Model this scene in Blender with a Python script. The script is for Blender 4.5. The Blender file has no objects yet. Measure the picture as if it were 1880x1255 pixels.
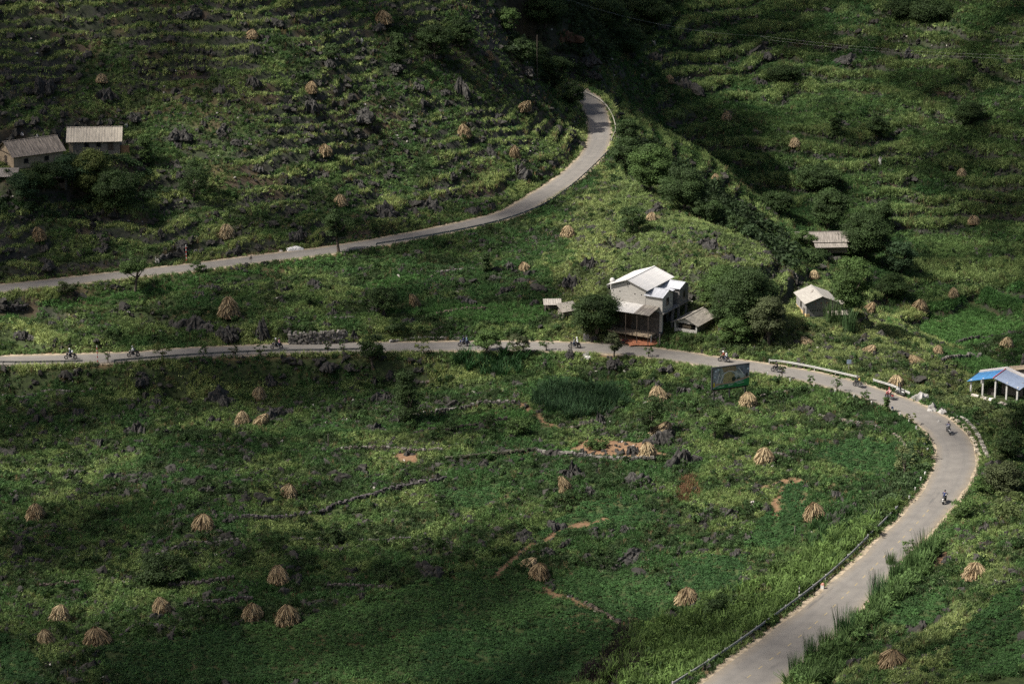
import bpy, bmesh, math, random
import numpy as np
from mathutils import Vector, Matrix

# ------------------------------------------------------------------ scene, camera, world, sun
scene = bpy.context.scene
COL = scene.collection
R = math.radians
rng = np.random.default_rng(7)
random.seed(7)
FPX, CX, CY, W0, H0 = 4800.0, 940.0, 627.5, 1880, 1255      # focal length and centre in photo pixels
CAMZ, PITCH = 136.0, R(17.0)

cam_d = bpy.data.cameras.new('camera')
cam = bpy.data.objects.new('camera', cam_d)
COL.objects.link(cam)
cam.location = (0, 0, CAMZ)
cam.rotation_euler = (math.pi / 2 - PITCH, 0, 0)
cam_d.sensor_width = 36.0
cam_d.lens = 36.0 * FPX / W0
cam_d.clip_start, cam_d.clip_end = 1.0, 6000.0
scene.camera = cam

SUN_EL, SUN_AZ = R(50.0), math.atan2(-0.97, -0.26)           # azimuth clockwise from +Y
S = np.array([math.sin(SUN_AZ) * math.cos(SUN_EL), math.cos(SUN_AZ) * math.cos(SUN_EL), math.sin(SUN_EL)])
world = bpy.data.worlds.new('World')
scene.world = world
world.use_nodes = True
wt = world.node_tree
sky = wt.nodes.new('ShaderNodeTexSky')
sky.sky_type = 'NISHITA'
sky.sun_disc = False
sky.sun_elevation = SUN_EL
sky.sun_rotation = SUN_AZ
sky.air_density, sky.dust_density, sky.ozone_density = 1.0, 4.0, 0.4
bg = wt.nodes['Background']
wt.links.new(sky.outputs[0], bg.inputs[0])
bg.inputs[1].default_value = 0.058
sun_d = bpy.data.lights.new('sun', 'SUN')
sun_d.energy = 4.7
sun_d.angle = R(0.5)
sun_d.color = (1.0, 0.95, 0.87)
sun = bpy.data.objects.new('sun', sun_d)
COL.objects.link(sun)
sun.location = tuple(S * 3000)
sun.rotation_euler = Vector(tuple(S)).to_track_quat('Z', 'Y').to_euler()
vs = scene.view_settings
vs.view_transform, vs.look, vs.exposure, vs.gamma, vs.use_curve_mapping = 'Standard', 'None', 1.10, 1.0, False
scene.render.engine = 'CYCLES'
cy = scene.cycles
cy.use_denoising = False
cy.max_bounces, cy.diffuse_bounces, cy.glossy_bounces, cy.transmission_bounces = 4, 2, 2, 3

# ------------------------------------------------------------------ small helpers
def tag(o, label=None, cat=None, group=None, kind=None):
    if label: o['label'] = label
    if cat: o['category'] = cat
    if group: o['group'] = group
    if kind: o['kind'] = kind
    return o

def empty(name, loc, rz=0.0):
    o = bpy.data.objects.new(name, None)
    COL.objects.link(o)
    o.location = tuple(float(v) for v in loc)
    o.rotation_euler = (0, 0, rz)
    o.empty_display_size = 0.3
    return o

def link(name, me, parent=None, loc=None, rz=0.0, scale=None):
    o = bpy.data.objects.new(name, me)
    COL.objects.link(o)
    if parent: o.parent = parent
    if loc is not None: o.location = tuple(float(v) for v in loc)
    o.rotation_euler = (0, 0, rz)
    if scale is not None: o.scale = scale if hasattr(scale, '__len__') else (scale,) * 3
    return o

def copy_tree(o, parent=None):
    c = o.copy()
    COL.objects.link(c)
    if parent: c.parent = parent
    for ch in list(o.children): copy_tree(ch, c)
    return c

class MB:
    """collects verts / faces / material slots / colours and builds one mesh"""
    def __init__(self): self.v, self.f, self.m, self.c = [], [], [], []; self.mats = []
    def slot(self, mat):
        if mat not in self.mats: self.mats.append(mat)
        return self.mats.index(mat)
    def add(self, verts, faces, mat=None, M=None, col=None):
        b = len(self.v)
        for p in verts:
            p = Vector(p)
            self.v.append(tuple(M @ p if M else p))
        s = self.slot(mat) if mat else 0
        for f in faces:
            self.f.append(tuple(i + b for i in f)); self.m.append(s); self.c.append(col)
    def box(self, x0, y0, z0, x1, y1, z1, mat=None, M=None, col=None):
        v = [(x0,y0,z0),(x1,y0,z0),(x1,y1,z0),(x0,y1,z0),(x0,y0,z1),(x1,y0,z1),(x1,y1,z1),(x0,y1,z1)]
        self.add(v, [(0,3,2,1),(4,5,6,7),(0,1,5,4),(1,2,6,5),(2,3,7,6),(3,0,4,7)], mat, M, col)
    def prism(self, prof, a, b, mat=None, M=None, axis='y'):
        """profile [(p,q)] extruded from a to b; axis y: (p,y,q), axis x: (x,p,q)"""
        n = len(prof)
        mk = (lambda p, t: (p[0], t, p[1])) if axis == 'y' else ((lambda p, t: (t, p[0], p[1])) if axis == 'x' else (lambda p, t: (p[0], p[1], t)))
        v = [mk(p, a) for p in prof] + [mk(p, b) for p in prof]
        f = [tuple(range(n)), tuple(range(2*n-1, n-1, -1))] + [(i, i+n, (i+1) % n + n, (i+1) % n) for i in range(n)]
        self.add(v, f, mat, M)
    def tube(self, pts, radii, n=6, mat=None, M=None, cap=True, col=None):
        pts = [Vector(p) for p in pts]
        if not hasattr(radii, '__len__'): radii = [radii] * len(pts)
        vs_, fs = [], []
        for i, p in enumerate(pts):
            d = (pts[min(i+1, len(pts)-1)] - pts[max(i-1, 0)])
            d = d.normalized() if d.length > 1e-9 else Vector((0, 0, 1))
            a = d.cross(Vector((0, 0, 1)) if abs(d.z) < .9 else Vector((1, 0, 0))).normalized()
            b = d.cross(a)
            for k in range(n):
                t = 2 * math.pi * k / n
                vs_.append(p + (a * math.cos(t) + b * math.sin(t)) * radii[i])
        for i in range(len(pts) - 1):
            for k in range(n):
                fs.append((i*n+k, i*n+(k+1) % n, (i+1)*n+(k+1) % n, (i+1)*n+k))
        if cap:
            fs.append(tuple(range(n-1, -1, -1))); fs.append(tuple((len(pts)-1)*n+k for k in range(n)))
        self.add(vs_, fs, mat, M, col)
    def ring(self, c, r, t, axis='y', n=18, m=6, mat=None, M=None):
        vs_, fs = [], []
        for i in range(n):
            a = 2*math.pi*i/n
            for j in range(m):
                b = 2*math.pi*j/m
                q = r + t*math.cos(b)
                vs_.append((c[0]+q*math.cos(a), c[1]+t*math.sin(b), c[2]+q*math.sin(a)))
        for i in range(n):
            for j in range(m):
                fs.append((i*m+j, ((i+1) % n)*m+j, ((i+1) % n)*m+(j+1) % m, i*m+(j+1) % m))
        self.add(vs_, fs, mat, M)
    def ball(self, c, r, n=10, m=7, mat=None, M=None):
        r = r if hasattr(r, '__len__') else (r, r, r)
        vs_ = [(c[0], c[1], c[2]+r[2])]
        for i in range(1, m):
            th = math.pi*i/m
            for k in range(n):
                a = 2*math.pi*k/n
                vs_.append((c[0]+r[0]*math.sin(th)*math.cos(a), c[1]+r[1]*math.sin(th)*math.sin(a), c[2]+r[2]*math.cos(th)))
        vs_.append((c[0], c[1], c[2]-r[2]))
        fs = [(0, 1+k, 1+(k+1) % n) for k in range(n)]
        for i in range(m-2):
            for k in range(n):
                fs.append((1+i*n+k, 1+(i+1)*n+k, 1+(i+1)*n+(k+1) % n, 1+i*n+(k+1) % n))
        L = len(vs_)-1
        fs += [(L, 1+(m-2)*n+(k+1) % n, 1+(m-2)*n+k) for k in range(n)]
        self.add(vs_, fs, mat, M)
    def mesh(self, name, mat=None, smooth=False):
        me = bpy.data.meshes.new(name)
        me.from_pydata(self.v, [], self.f)
        for m in (self.mats if self.mats else ([mat] if mat else [])): me.materials.append(m)
        if self.mats: me.polygons.foreach_set('material_index', self.m)
        if smooth: me.polygons.foreach_set('use_smooth', [True]*len(self.f))
        if any(c is not None for c in self.c):
            at = me.attributes.new('col', 'FLOAT_COLOR', 'FACE')
            at.data.foreach_set('color', np.array([(*(c if c is not None else (.2,.2,.2)), 1) for c in self.c], np.float32).ravel())
        me.update()
        return me
    def build(self, name, mat=None, parent=None, loc=None, rz=0.0, smooth=False, scale=None):
        return link(name, self.mesh(name, mat, smooth), parent, loc, rz, scale)

def quads_mesh(name, V, mat, col=None):
    """V (n,4,3) array of separate quads -> mesh, with a face colour per quad"""
    n = len(V)
    me = bpy.data.meshes.new(name)
    me.vertices.add(n*4); me.vertices.foreach_set('co', V.reshape(-1).astype(np.float32))
    me.loops.add(n*4); me.loops.foreach_set('vertex_index', np.arange(n*4, dtype=np.int32))
    me.polygons.add(n); me.polygons.foreach_set('loop_start', np.arange(0, n*4, 4, dtype=np.int32))
    me.update(calc_edges=True)
    if col is not None:
        at = me.attributes.new('col', 'FLOAT_COLOR', 'FACE')
        at.data.foreach_set('color', np.concatenate([col, np.ones((n, 1))], 1).astype(np.float32).ravel())
    me.materials.append(mat)
    me.validate()
    return me

# ------------------------------------------------------------------ noise
def _h(ix, iy, s):
    h = (ix.astype(np.int64)*374761393 + iy.astype(np.int64)*668265263 + s*1442695041) & 0xffffffff
    h = ((h ^ (h >> 13)) * 1274126177) & 0xffffffff
    return ((h ^ (h >> 16)) & 0xffffff) / float(0xffffff)
def vnoise(x, y, s=0):
    ix, iy = np.floor(x), np.floor(y)
    fx, fy = x-ix, y-iy
    fx = fx*fx*fx*(fx*(fx*6-15)+10); fy = fy*fy*fy*(fy*(fy*6-15)+10)
    a, b, c, d = _h(ix, iy, s), _h(ix+1, iy, s), _h(ix, iy+1, s), _h(ix+1, iy+1, s)
    return (a+(b-a)*fx)*(1-fy)+(c+(d-c)*fx)*fy
def fbm(x, y, s=0, o=4):
    r, a, t = 0, .5, 0
    for i in range(o):
        r = r + a*vnoise(x, y, s+i*17); t += a; a *= .5; x = x*2.03+11.7; y = y*2.03+5.1
    return r/t
def sstep(a, b, x):
    t = np.clip((x-a)/(b-a), 0, 1); return t*t*(3-2*t)

# ------------------------------------------------------------------ picture <-> place
FWD = np.array([0, math.cos(PITCH), -math.sin(PITCH)]); UP = np.array([0, math.sin(PITCH), math.cos(PITCH)])
def ray(px, py): return FWD + np.array([1., 0, 0])*(px-CX)/FPX + UP*(CY-py)/FPX
def on_z(px, py, z):
    d = ray(px, py); t = (z-CAMZ)/d[2]; return np.array([0, 0, CAMZ]) + d*t
def on_y(px, py, Y):
    d = ray(px, py); t = Y/d[1]; return np.array([0, 0, CAMZ]) + d*t
def project(x, y, z):
    dz = z-CAMZ
    dep = y*FWD[1]+dz*FWD[2]
    dep = np.maximum(dep, 1e-3)
    return CX+FPX*x/dep, CY-FPX*(y*UP[1]+dz*UP[2])/dep, dep

def spline(pts, step=1.0):
    """Catmull-Rom through points, resampled at an even step"""
    P = np.array(pts, float)
    P = np.vstack([2*P[0]-P[1], P, 2*P[-1]-P[-2]])
    out = []
    for i in range(1, len(P)-2):
        t = np.linspace(0, 1, 24, endpoint=False)[:, None]
        a, b, c, d = P[i-1], P[i], P[i+1], P[i+2]
        out.append(.5*((2*b)+(-a+c)*t+(2*a-5*b+4*c-d)*t**2+(-a+3*b-3*c+d)*t**3))
    Q = np.vstack(out+[P[-2][None]])
    s = np.r_[0, np.cumsum(np.linalg.norm(np.diff(Q, axis=0), axis=1))]
    u = np.arange(0, s[-1], step)
    return np.stack([np.interp(u, s, Q[:, k]) for k in range(Q.shape[1])], 1)

ZL, ZU = 7.0, 13.0
LOWER_PX = [(-260,668),(-120,666),(0,662),(130,659),(245,655),(350,647),(480,641.5),(560,639),(700,637),(850,635.3),(940,635),(1000,635.8),(1100,639),(1170,644.5),
            (1250,654.5),(1290,661),(1350,669),(1410,677.5),(1470,688),(1500,694.5),(1550,707),(1600,722),(1650,741),(1694,762),(1726,784),(1748,812),
            (1755,842),(1751,866),(1738,890),(1718,920),(1678,966),(1617,1028),(1549,1095),(1506,1136),(1452,1181),(1410,1214),(1368,1247),(1280,1316),(1150,1410)]
UPPER_PX = [(-260,560),(-120,543),(0,529.5),(100,519),(250,502),(350,491),(470,475.5),(560,465),(620,457),(700,444),(800,425),(900,402.5),(945,388),(1000,355),
            (1040,329),(1074,300),(1096,270),(1102,245),(1096,212),(1087,190),(1070,172),(1040,157),(1000,148),(940,142)]
lower = spline([on_z(x, y, ZL)[:2] for x, y in LOWER_PX], 1.0)
upper = spline([on_z(x, y, ZU)[:2] for x, y in UPPER_PX], 1.0)
def halfwidth_lower(P):      # asphalt half width, wider towards the near end
    return 2.65 + 1.2*sstep(330, 285, P[:, 1]) + .35*sstep(55, 80, P[:, 0])
hwL = halfwidth_lower(lower)
hwU = np.full(len(upper), 2.35)

# ------------------------------------------------------------------ terrain: control points -> thin plate spline
ctrl = []
def cz(px, py, z): ctrl.append(tuple(on_z(px, py, z)))
def cd(px, py, D):
    d = ray(px, py); d = d/np.linalg.norm(d); ctrl.append(tuple(np.array([0, 0, CAMZ])+d*D))
def cyy(px, py, Y): ctrl.append(tuple(on_y(px, py, Y)))
for p in lower[::14]: ctrl.append((p[0], p[1], ZL))
for p in upper[::14]: ctrl.append((p[0], p[1], ZU))
# the field below the lower road
for a in [(0,700,3.2),(250,700,3),(500,700,3),(800,690,4),(1000,690,4.8),(1200,700,5.2),(0,800,1.6),(250,800,1.6),(500,800,2),(750,800,2.5),(1000,800,3.2),(1250,800,4.6),(1450,760,5.8),(1600,800,6),
          (0,950,.2),(300,950,.6),(600,950,1),(900,950,1.6),(1200,950,3),(1450,950,4.6),(1600,900,6),(0,1100,-1),(300,1100,-.8),(600,1100,-.2),(900,1100,.6),(1200,1100,2.8),(1400,1060,4.6),
          (0,1255,-2),(300,1255,-2),(600,1255,-1.2),(900,1255,0),(1120,1255,2.5),(-200,900,0),(-200,1200,-2),(600,1400,-2)]: cz(*a)
# right of the near road
for a in [(1650,1130,8.5),(1760,1020,8.6),(1860,940,9.2),(1840,860,7.2),(1870,1060,11.5),(1750,1160,11),(1860,1200,14),(1600,1255,10.5),(1500,1300,9.5),(2000,1100,14.5),(2000,950,11)]: cz(*a)
# between the two roads
for a in [(0,590,10),(250,570,10.4),(500,560,10.3),(700,540,10.6),(850,540,10),(1000,490,11.8),(1000,560,9.4),(1100,470,13),(1150,400,14.6),(1190,520,13.2),(1190,598,8.6),(1080,350,14.6),(1160,340,15)]: cz(*a)
# the spur's crest, falling to the right
for a in [(1140,300,13.5),(1200,345,16),(1300,425,17.5),(1400,490,14.8),(1350,560,11.5),(1300,590,9),(1450,540,11.3),(1490,585,8.8),(1560,615,8.2),(1640,645,7.9),(1700,668,7.4),(1770,700,6.2),(1830,724,5.6),(1880,745,5.2)]: cz(*a)
# the hill above the upper road
for a in [(0,400,451),(0,200,479),(0,0,508),(250,380,463),(250,200,491),(250,0,517),(500,300,480),(500,150,499),(500,0,525),(700,300,498),(700,150,518),(700,0,541),(850,320,502),(850,200,522),(900,0,562),
          (950,280,518),(1000,180,572),(1000,260,531),(1000,50,622),(1045,235,554),(1060,210,568),(1056,165,588),(1046,150,602),(1056,120,622),(1058,60,650),(0,-250,545),(500,-250,565),(950,-200,625),(-250,300,458),(-250,0,500),(-250,450,440)]: cyy(*a)
# the far valley and its hillside on the right
for a in [(1130,120,685),(1130,0,745),(1228,148,722),(1228,250,690),(1330,215,708),(1300,0,790),(1460,268,690),(1315,335,668),(1765,325,690),(1790,410,668),(1690,570,612),(1590,565,596),(1750,545,622),(1850,635,592),
          (1880,690,572),(1880,0,765),(1600,0,790),(1600,150,742),(1880,180,722),(1520,450,640),(1600,480,632),(1420,400,640),(1450,0,800),(1880,500,640),(1200,-250,880),(1600,-250,900),(2000,-250,880),(2060,300,690),(2060,600,600),(2060,0,760),(1700,660,585)]: cd(*a)
# the hidden valley floor behind the crest, the slope the camera stands on, far rims
ctrl += [(60,520,-14),(80,490,-20),(75,545,-26),(95,470,-18),(100,500,-30),(40,580,-4),(50,620,-8),(120,540,-38),
         (0,0,133),(-150,0,132),(150,0,133),(0,-120,158),(-200,-120,158),(200,-120,158),(0,100,74),(-100,100,70),(120,100,72),(0,190,28),(-90,190,24),(100,190,30),(0,250,6),(-80,250,2),(90,262,14),(160,300,22),(-180,300,3),
         (-400,450,45),(-400,700,140),(-250,800,170),(0,900,140),(250,1000,120),(450,800,110),(450,500,40),(450,250,60),(-400,150,80),(400,50,130),(-400,1100,200),(0,1200,200),(450,1150,180)]
ctrl = np.array(ctrl)
def tps_fit(C, lam=.002):
    P = C[:, :2]/100.0; n = len(P)
    r2 = ((P[:, None]-P[None])**2).sum(-1)
    K = .5*r2*np.log(r2+1e-12)
    A = np.zeros((n+3, n+3)); A[:n, :n] = K+lam*np.eye(n); A[:n, n] = 1; A[:n, n+1:] = P; A[n, :n] = 1; A[n+1:, :n] = P.T
    b = np.r_[C[:, 2], 0, 0, 0]
    return P, np.linalg.solve(A, b)
TP, TW = tps_fit(ctrl)
def tps(x, y):
    x, y = np.ravel(x)/100.0, np.ravel(y)/100.0
    out = np.empty(len(x)); n = len(TP)
    for i in range(0, len(x), 20000):
        a, b = x[i:i+20000, None], y[i:i+20000, None]
        r2 = (a-TP[:, 0])**2+(b-TP[:, 1])**2
        out[i:i+20000] = (.5*r2*np.log(r2+1e-12))@TW[:n]+TW[n]+TW[n+1]*a[:, 0]+TW[n+2]*b[:, 0]
    return out

xs = np.r_[np.linspace(-420, -150, 28)[:-1], np.arange(-150, 185, .62), np.linspace(186, 460, 28)]
ys = np.r_[np.linspace(-130, 268, 40)[:-1], np.arange(268, 640, .62), np.arange(640, 815, 1.0), np.linspace(816, 1200, 30)]
GX, GY = np.meshgrid(xs, ys)
cxs, cys = xs[::3], ys[::3]                                   # spline on a coarser grid, then bilinear
cxs = np.r_[cxs, xs[-1]] if cxs[-1] != xs[-1] else cxs
cys = np.r_[cys, ys[-1]] if cys[-1] != ys[-1] else cys
def bil(xg, yg, Z, x, y):
    i = np.clip(np.searchsorted(xg, x)-1, 0, len(xg)-2); j = np.clip(np.searchsorted(yg, y)-1, 0, len(yg)-2)
    fx = np.clip((x-xg[i])/(xg[i+1]-xg[i]), 0, 1); fy = np.clip((y-yg[j])/(yg[j+1]-yg[j]), 0, 1)
    return (Z[j, i]*(1-fx)+Z[j, i+1]*fx)*(1-fy)+(Z[j+1, i]*(1-fx)+Z[j+1, i+1]*fx)*fy
A_, B_ = np.meshgrid(cxs, cys)
ZC = tps(A_, B_).reshape(A_.shape)
Z = bil(cxs, cys, ZC, GX, GY)

def march(px, py, Zg):
    d = ray(px, py); o = np.array([0, 0, CAMZ])
    t = np.arange(230, 1150, .5)
    P = o+d[None]*t[:, None]
    below = P[:, 2] < bil(xs, ys, Zg, P[:, 0], P[:, 1])
    k = int(np.argmax(below)) if below.any() else len(t)-1
    a, b = t[max(k-1, 0)], t[k]
    for _ in range(14):
        m = .5*(a+b); p = o+d*m
        if p[2] < bil(xs, ys, Zg, p[0:1], p[1:2])[0]: b = m
        else: a = m
    return o+d*b
Znat = Z.copy()
def gp0(px, py): return march(px, py, Znat)

# terraces and roughness -------------------------------------------------------------
def path_dist(P, hw=None, lim=60):
    D = np.full(GX.shape, 1e3)
    x0, x1, y0, y1 = P[:, 0].min()-lim, P[:, 0].max()+lim, P[:, 1].min()-lim, P[:, 1].max()+lim
    jj = np.where((ys > y0) & (ys < y1))[0]; ii = np.where((xs > x0) & (xs < x1))[0]
    Q = P[::2]; h = hw[::2] if hw is not None else np.zeros(len(Q))
    for j in jj:
        near = np.abs(Q[:, 1]-ys[j]) < lim
        if not near.any(): continue
        q = Q[near]
        d = np.sqrt((xs[ii][:, None]-q[:, 0])**2+(ys[j]-q[:, 1])**2)-h[near]
        D[j, ii] = d.min(1)
    return D
DL, DU = path_dist(lower, hwL), path_dist(upper, hwU)
PX, PY, DEP = project(GX, GY, Z)
warp = 2.6*(fbm(GX/30, GY/30, 3)-.5)*2 + 1.1*(fbm(GX/9, GY/9, 5)-.5)*2
slope = np.hypot(*np.gradient(Z, ys, xs))
hill = sstep(.10, .35, slope)
hill = np.maximum(hill, .95*((PX > 1130) & (PY < 590) & (GY > 470)))
field = 1-hill
step = np.where(GX > 20+0*GX, 2.3, 1.9)
step = np.where((PX < 1080) & (GY > 440), 2.0, 2.6)
step = np.where(field > .6, 1.0, step)
ph = (Z+warp)/step
fl = np.floor(ph); fr = ph-fl
ter = (fl+sstep(.62, .95, fr))*step-warp
FR = fr
keep = .18+.82*sstep(.36, .56, fbm(GX/11+9, GY/8, 8))
keep = keep*(1-sstep(.85, 1.1, slope))
TERR = keep*hill
TERF = keep*(1-hill)
Z = Z+(ter-Z)*keep*np.where(field > .6, .85, 1.0)
rough = (fbm(GX/2.6, GY/2.6, 21)-.5)*(.55-.1*hill)+(fbm(GX/9, GY/9, 31)-.5)*1.1
Z = Z+rough
# levelled pads: (px, py, radius, blend) filled in by the buildings
PADS = [(1165,592,8.5,4.0),(1268,602,4.5,3.0),(1505,578,6.5,3.5),(1528,452,6.0,4.0),(178,284,6.5,3.5),(58,306,7.0,3.5),(1838,726,7.0,3.0),(1172,622,2.5,5.5)]
PADW = []
for (a, b, r, bl) in PADS:
    c = gp0(a, b); PADW.append((c, r, bl))
    d = np.hypot(GX-c[0], GY-c[1])
    w = 1-sstep(r, r+bl, d)
    Z = Z*(1-w)+c[2]*w
# roads: level bed, bank or embankment
for D, zr in ((DL, ZL), (DU, ZU)):
    bl = np.where(Z > zr, 1.9, 4.2)
    w = 1-sstep(1.1, 1.1+bl, D)
    Z = np.where(D < 40, Z*(1-w)+(zr-.06)*w, Z)
ZF = Z
def hz(x, y):
    x, y = np.atleast_1d(np.asarray(x, float)), np.atleast_1d(np.asarray(y, float))
    return bil(xs, ys, ZF, x, y)
def gp(px, py): return march(px, py, ZF)
def on_ground(x, y): return np.array([x, y, hz(x, y)[0]])

# ------------------------------------------------------------------ materials
def nodes(m):
    m.use_nodes = True
    return m.node_tree, m.node_tree.nodes, m.node_tree.nodes['Principled BSDF']
def mat(name, c, rough=.85, var=.25, scale=3.0, metal=0.0, bump=0.0, c2=None, obj=True, stretch=(1,1,1)):
    m = bpy.data.materials.new(name)
    nt, N, P = nodes(m)
    tc = N.new('ShaderNodeTexCoord'); mp = N.new('ShaderNodeMapping'); mp.inputs['Scale'].default_value = stretch
    nz = N.new('ShaderNodeTexNoise'); nz.inputs['Scale'].default_value = scale; nz.inputs['Detail'].default_value = 5
    nt.links.new(tc.outputs['Object' if obj else 'Generated'], mp.inputs[0]); nt.links.new(mp.outputs[0], nz.inputs['Vector'])
    rp = N.new('ShaderNodeValToRGB')
    a = np.array(c); b = np.array(c2) if c2 is not None else a
    rp.color_ramp.elements[0].position, rp.color_ramp.elements[1].position = .32, .68
    rp.color_ramp.elements[0].color = (*(a*(1-var)), 1); rp.color_ramp.elements[1].color = (*np.minimum(b*(1+var), .95), 1)
    nt.links.new(nz.outputs['Fac'], rp.inputs[0]); nt.links.new(rp.outputs[0], P.inputs['Base Color'])
    P.inputs['Roughness'].default_value = rough; P.inputs['Metallic'].default_value = metal
    if bump:
        bp = N.new('ShaderNodeBump'); bp.inputs['Strength'].default_value = bump; bp.inputs['Distance'].default_value = .05
        nt.links.new(nz.outputs['Fac'], bp.inputs['Height']); nt.links.new(bp.outputs[0], P.inputs['Normal'])
    return m
def attr_mat(name, rough=.9, transl=0.0, instancer=False, rnd=.25, attr='col', noise=0.0, nscale=2.0):
    """colour comes from the mesh's (or the instance's) own colour attribute"""
    m = bpy.data.materials.new(name)
    nt, N, P = nodes(m)
    a = N.new('ShaderNodeAttribute'); a.attribute_name = attr
    if instancer: a.attribute_type = 'INSTANCER'
    col = a.outputs['Color']
    if noise:
        g = N.new('ShaderNodeNewGeometry'); nz = N.new('ShaderNodeTexNoise'); nz.inputs['Scale'].default_value = nscale; nz.inputs['Detail'].default_value = 6
        nt.links.new(g.outputs['Position'], nz.inputs['Vector'])
        mr = N.new('ShaderNodeMapRange'); mr.inputs[1].default_value, mr.inputs[2].default_value = .3, .7
        mr.inputs[3].default_value, mr.inputs[4].default_value = 1-noise, 1+noise
        nt.links.new(nz.outputs['Fac'], mr.inputs[0])
        mx = N.new('ShaderNodeMix'); mx.data_type = 'RGBA'; mx.blend_type = 'MULTIPLY'; mx.inputs[0].default_value = 1
        nt.links.new(col, mx.inputs[6]); nt.links.new(mr.outputs[0], mx.inputs[7]); col = mx.outputs[2]
    nt.links.new(col, P.inputs['Base Color'])
    P.inputs['Roughness'].default_value = rough
    P.inputs['Specular IOR Level'].default_value = .25
    if transl:
        tr = N.new('ShaderNodeBsdfTranslucent'); ms = N.new('ShaderNodeMixShader'); ms.inputs[0].default_value = transl
        nt.links.new(col, tr.inputs['Color'])
        nt.links.new(P.outputs[0], ms.inputs[1]); nt.links.new(tr.outputs[0], ms.inputs[2])
        nt.links.new(ms.outputs[0], N['Material Output'].inputs['Surface'])
    return m

# ------------------------------------------------------------------ zones of the land, as outlines on the ground seen from the view point
def inpoly(px, py, poly):
    px, py = np.asarray(px), np.asarray(py); ins = np.zeros(px.shape, bool); n = len(poly)
    for i in range(n):
        x1, y1 = poly[i]; x2, y2 = poly[(i+1) % n]
        c = ((y1 > py) != (y2 > py)) & (px < (x2-x1)*(py-y1)/((y2-y1)+1e-9)+x1)
        ins ^= c
    return ins
def zone_poly(px_poly, near=True):
    return [tuple(gp(x, y)[:2]) for x, y in px_poly]
CROPS = {                      # leafy crop fields, darker and smoother than the weeds
 'low': [zone_poly(p) for p in [
   [(170,1188),(330,1172),(440,1150),(520,1254),(240,1254)],
   [(440,1150),(600,1120),(745,1078),(800,1130),(760,1254),(520,1254)],
   [(745,1078),(900,1040),(1000,1072),(1060,1110),(930,1160),(800,1130)],
   [(800,1130),(930,1160),(1060,1110),(1145,1160),(1060,1254),(760,1254)],
   [(1225,1050),(1290,1022),(1372,1018),(1365,1085),(1250,1092)],
   [(1365,1000),(1440,890),(1482,884),(1490,960),(1420,1010)],
   [(1500,835),(1560,805),(1655,812),(1645,872),(1560,868)],
   [(985,985),(1060,925),(1135,912),(1225,945),(1180,962),(1000,995)],
   [(1005,1075),(1060,1040),(1200,1060),(1262,1112),(1180,1148),(1130,1130)],
   [(0,1160),(60,1185),(80,1254),(0,1254)],
   [(810,905),(915,885),(915,925),(830,935)],
   [(960,720),(1000,690),(1150,700),(1170,740),(1100,735),(980,742)],
   [(1600,1135),(1700,1085),(1740,1090),(1735,1130),(1650,1150)],
   [(1740,1180),(1880,1070),(1880,1254),(1760,1254)],
 ]],
 'strip': [zone_poly(p) for p in [
   [(0,560),(250,535),(470,492),(620,470),(640,480),(480,508),(250,556),(0,585)],
   [(640,528),(760,505),(800,512),(700,535)],
   [(760,796),(880,760),(1000,748),(960,775),(850,790)],
   [(700,575),(900,560),(1000,560),(1010,585),(880,590)],
   [(1620,600),(1700,560),(1880,520),(1880,612),(1760,640)],
   [(1735,660),(1880,622),(1880,690),(1790,688)],
   [(1010,832),(1060,815),(1068,830),(1040,838)],
 ]]}
DIRT = [zone_poly(p) for p in [
   [(1050,824),(1080,806),(1150,808),(1200,815),(1225,835),(1190,845),(1080,836)],
   [(1130,592),(1195,596),(1222,612),(1200,634),(1140,634)],
   [(1095,648),(1150,650),(1148,660),(1098,656)],
   [(715,838),(730,830),(770,830),(772,850),(735,850)],
   [(1690,1030),(1740,1012),(1745,1035),(1700,1055)],
]]
PATHS = [[(915,1050),(935,1030),(985,1000),(1050,968),(1120,950)],[(1428,945),(1424,915),(1440,893),(1476,882)],[(1395,895),(1440,882),(1470,880)],[(1000,1078),(1060,1105),(1120,1130),(1145,1152)],[(930,740),(965,745),(1000,775),(1035,788)]]
PATHS = [spline([gp(x, y)[:2] for x, y in p], .5) for p in PATHS]
def path_mask(x, y, w=.55):
    d = np.full(x.shape, 99.)
    for P in PATHS:
        m = (x > P[:, 0].min()-3) & (x < P[:, 0].max()+3) & (y > P[:, 1].min()-3) & (y < P[:, 1].max()+3)
        if m.any(): d[m] = np.minimum(d[m], np.sqrt((x[m][:, None]-P[::2, 0])**2+(y[m][:, None]-P[::2, 1])**2).min(1))
    return d
CROPID = [None]
def zones(x, y):
    """dirt weight, crop kind (0 none, 1 low crop, 2 bright strip) at ground points"""
    wx, wy = x+1.2*(vnoise(x/2.5, y/2.5, 71)-.5), y+1.2*(vnoise(x/2.5, y/2.5, 72)-.5)
    dirt = np.zeros(x.shape); crop = np.zeros(x.shape, int); CROPID[0] = np.zeros(x.shape, int)
    for p in DIRT: dirt[inpoly(wx, wy, p)] = 1
    dirt = np.maximum(dirt, 1-sstep(.35, .9, path_mask(wx, wy)))
    for i_, p in enumerate(CROPS['low']): k_ = inpoly(wx, wy, p); crop[k_] = 1; CROPID[0][k_] = i_ if len(CROPID[0]) == len(x) else 0
    for p in CROPS['strip']: crop[inpoly(wx, wy, p)] = 2
    return dirt, crop

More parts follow.
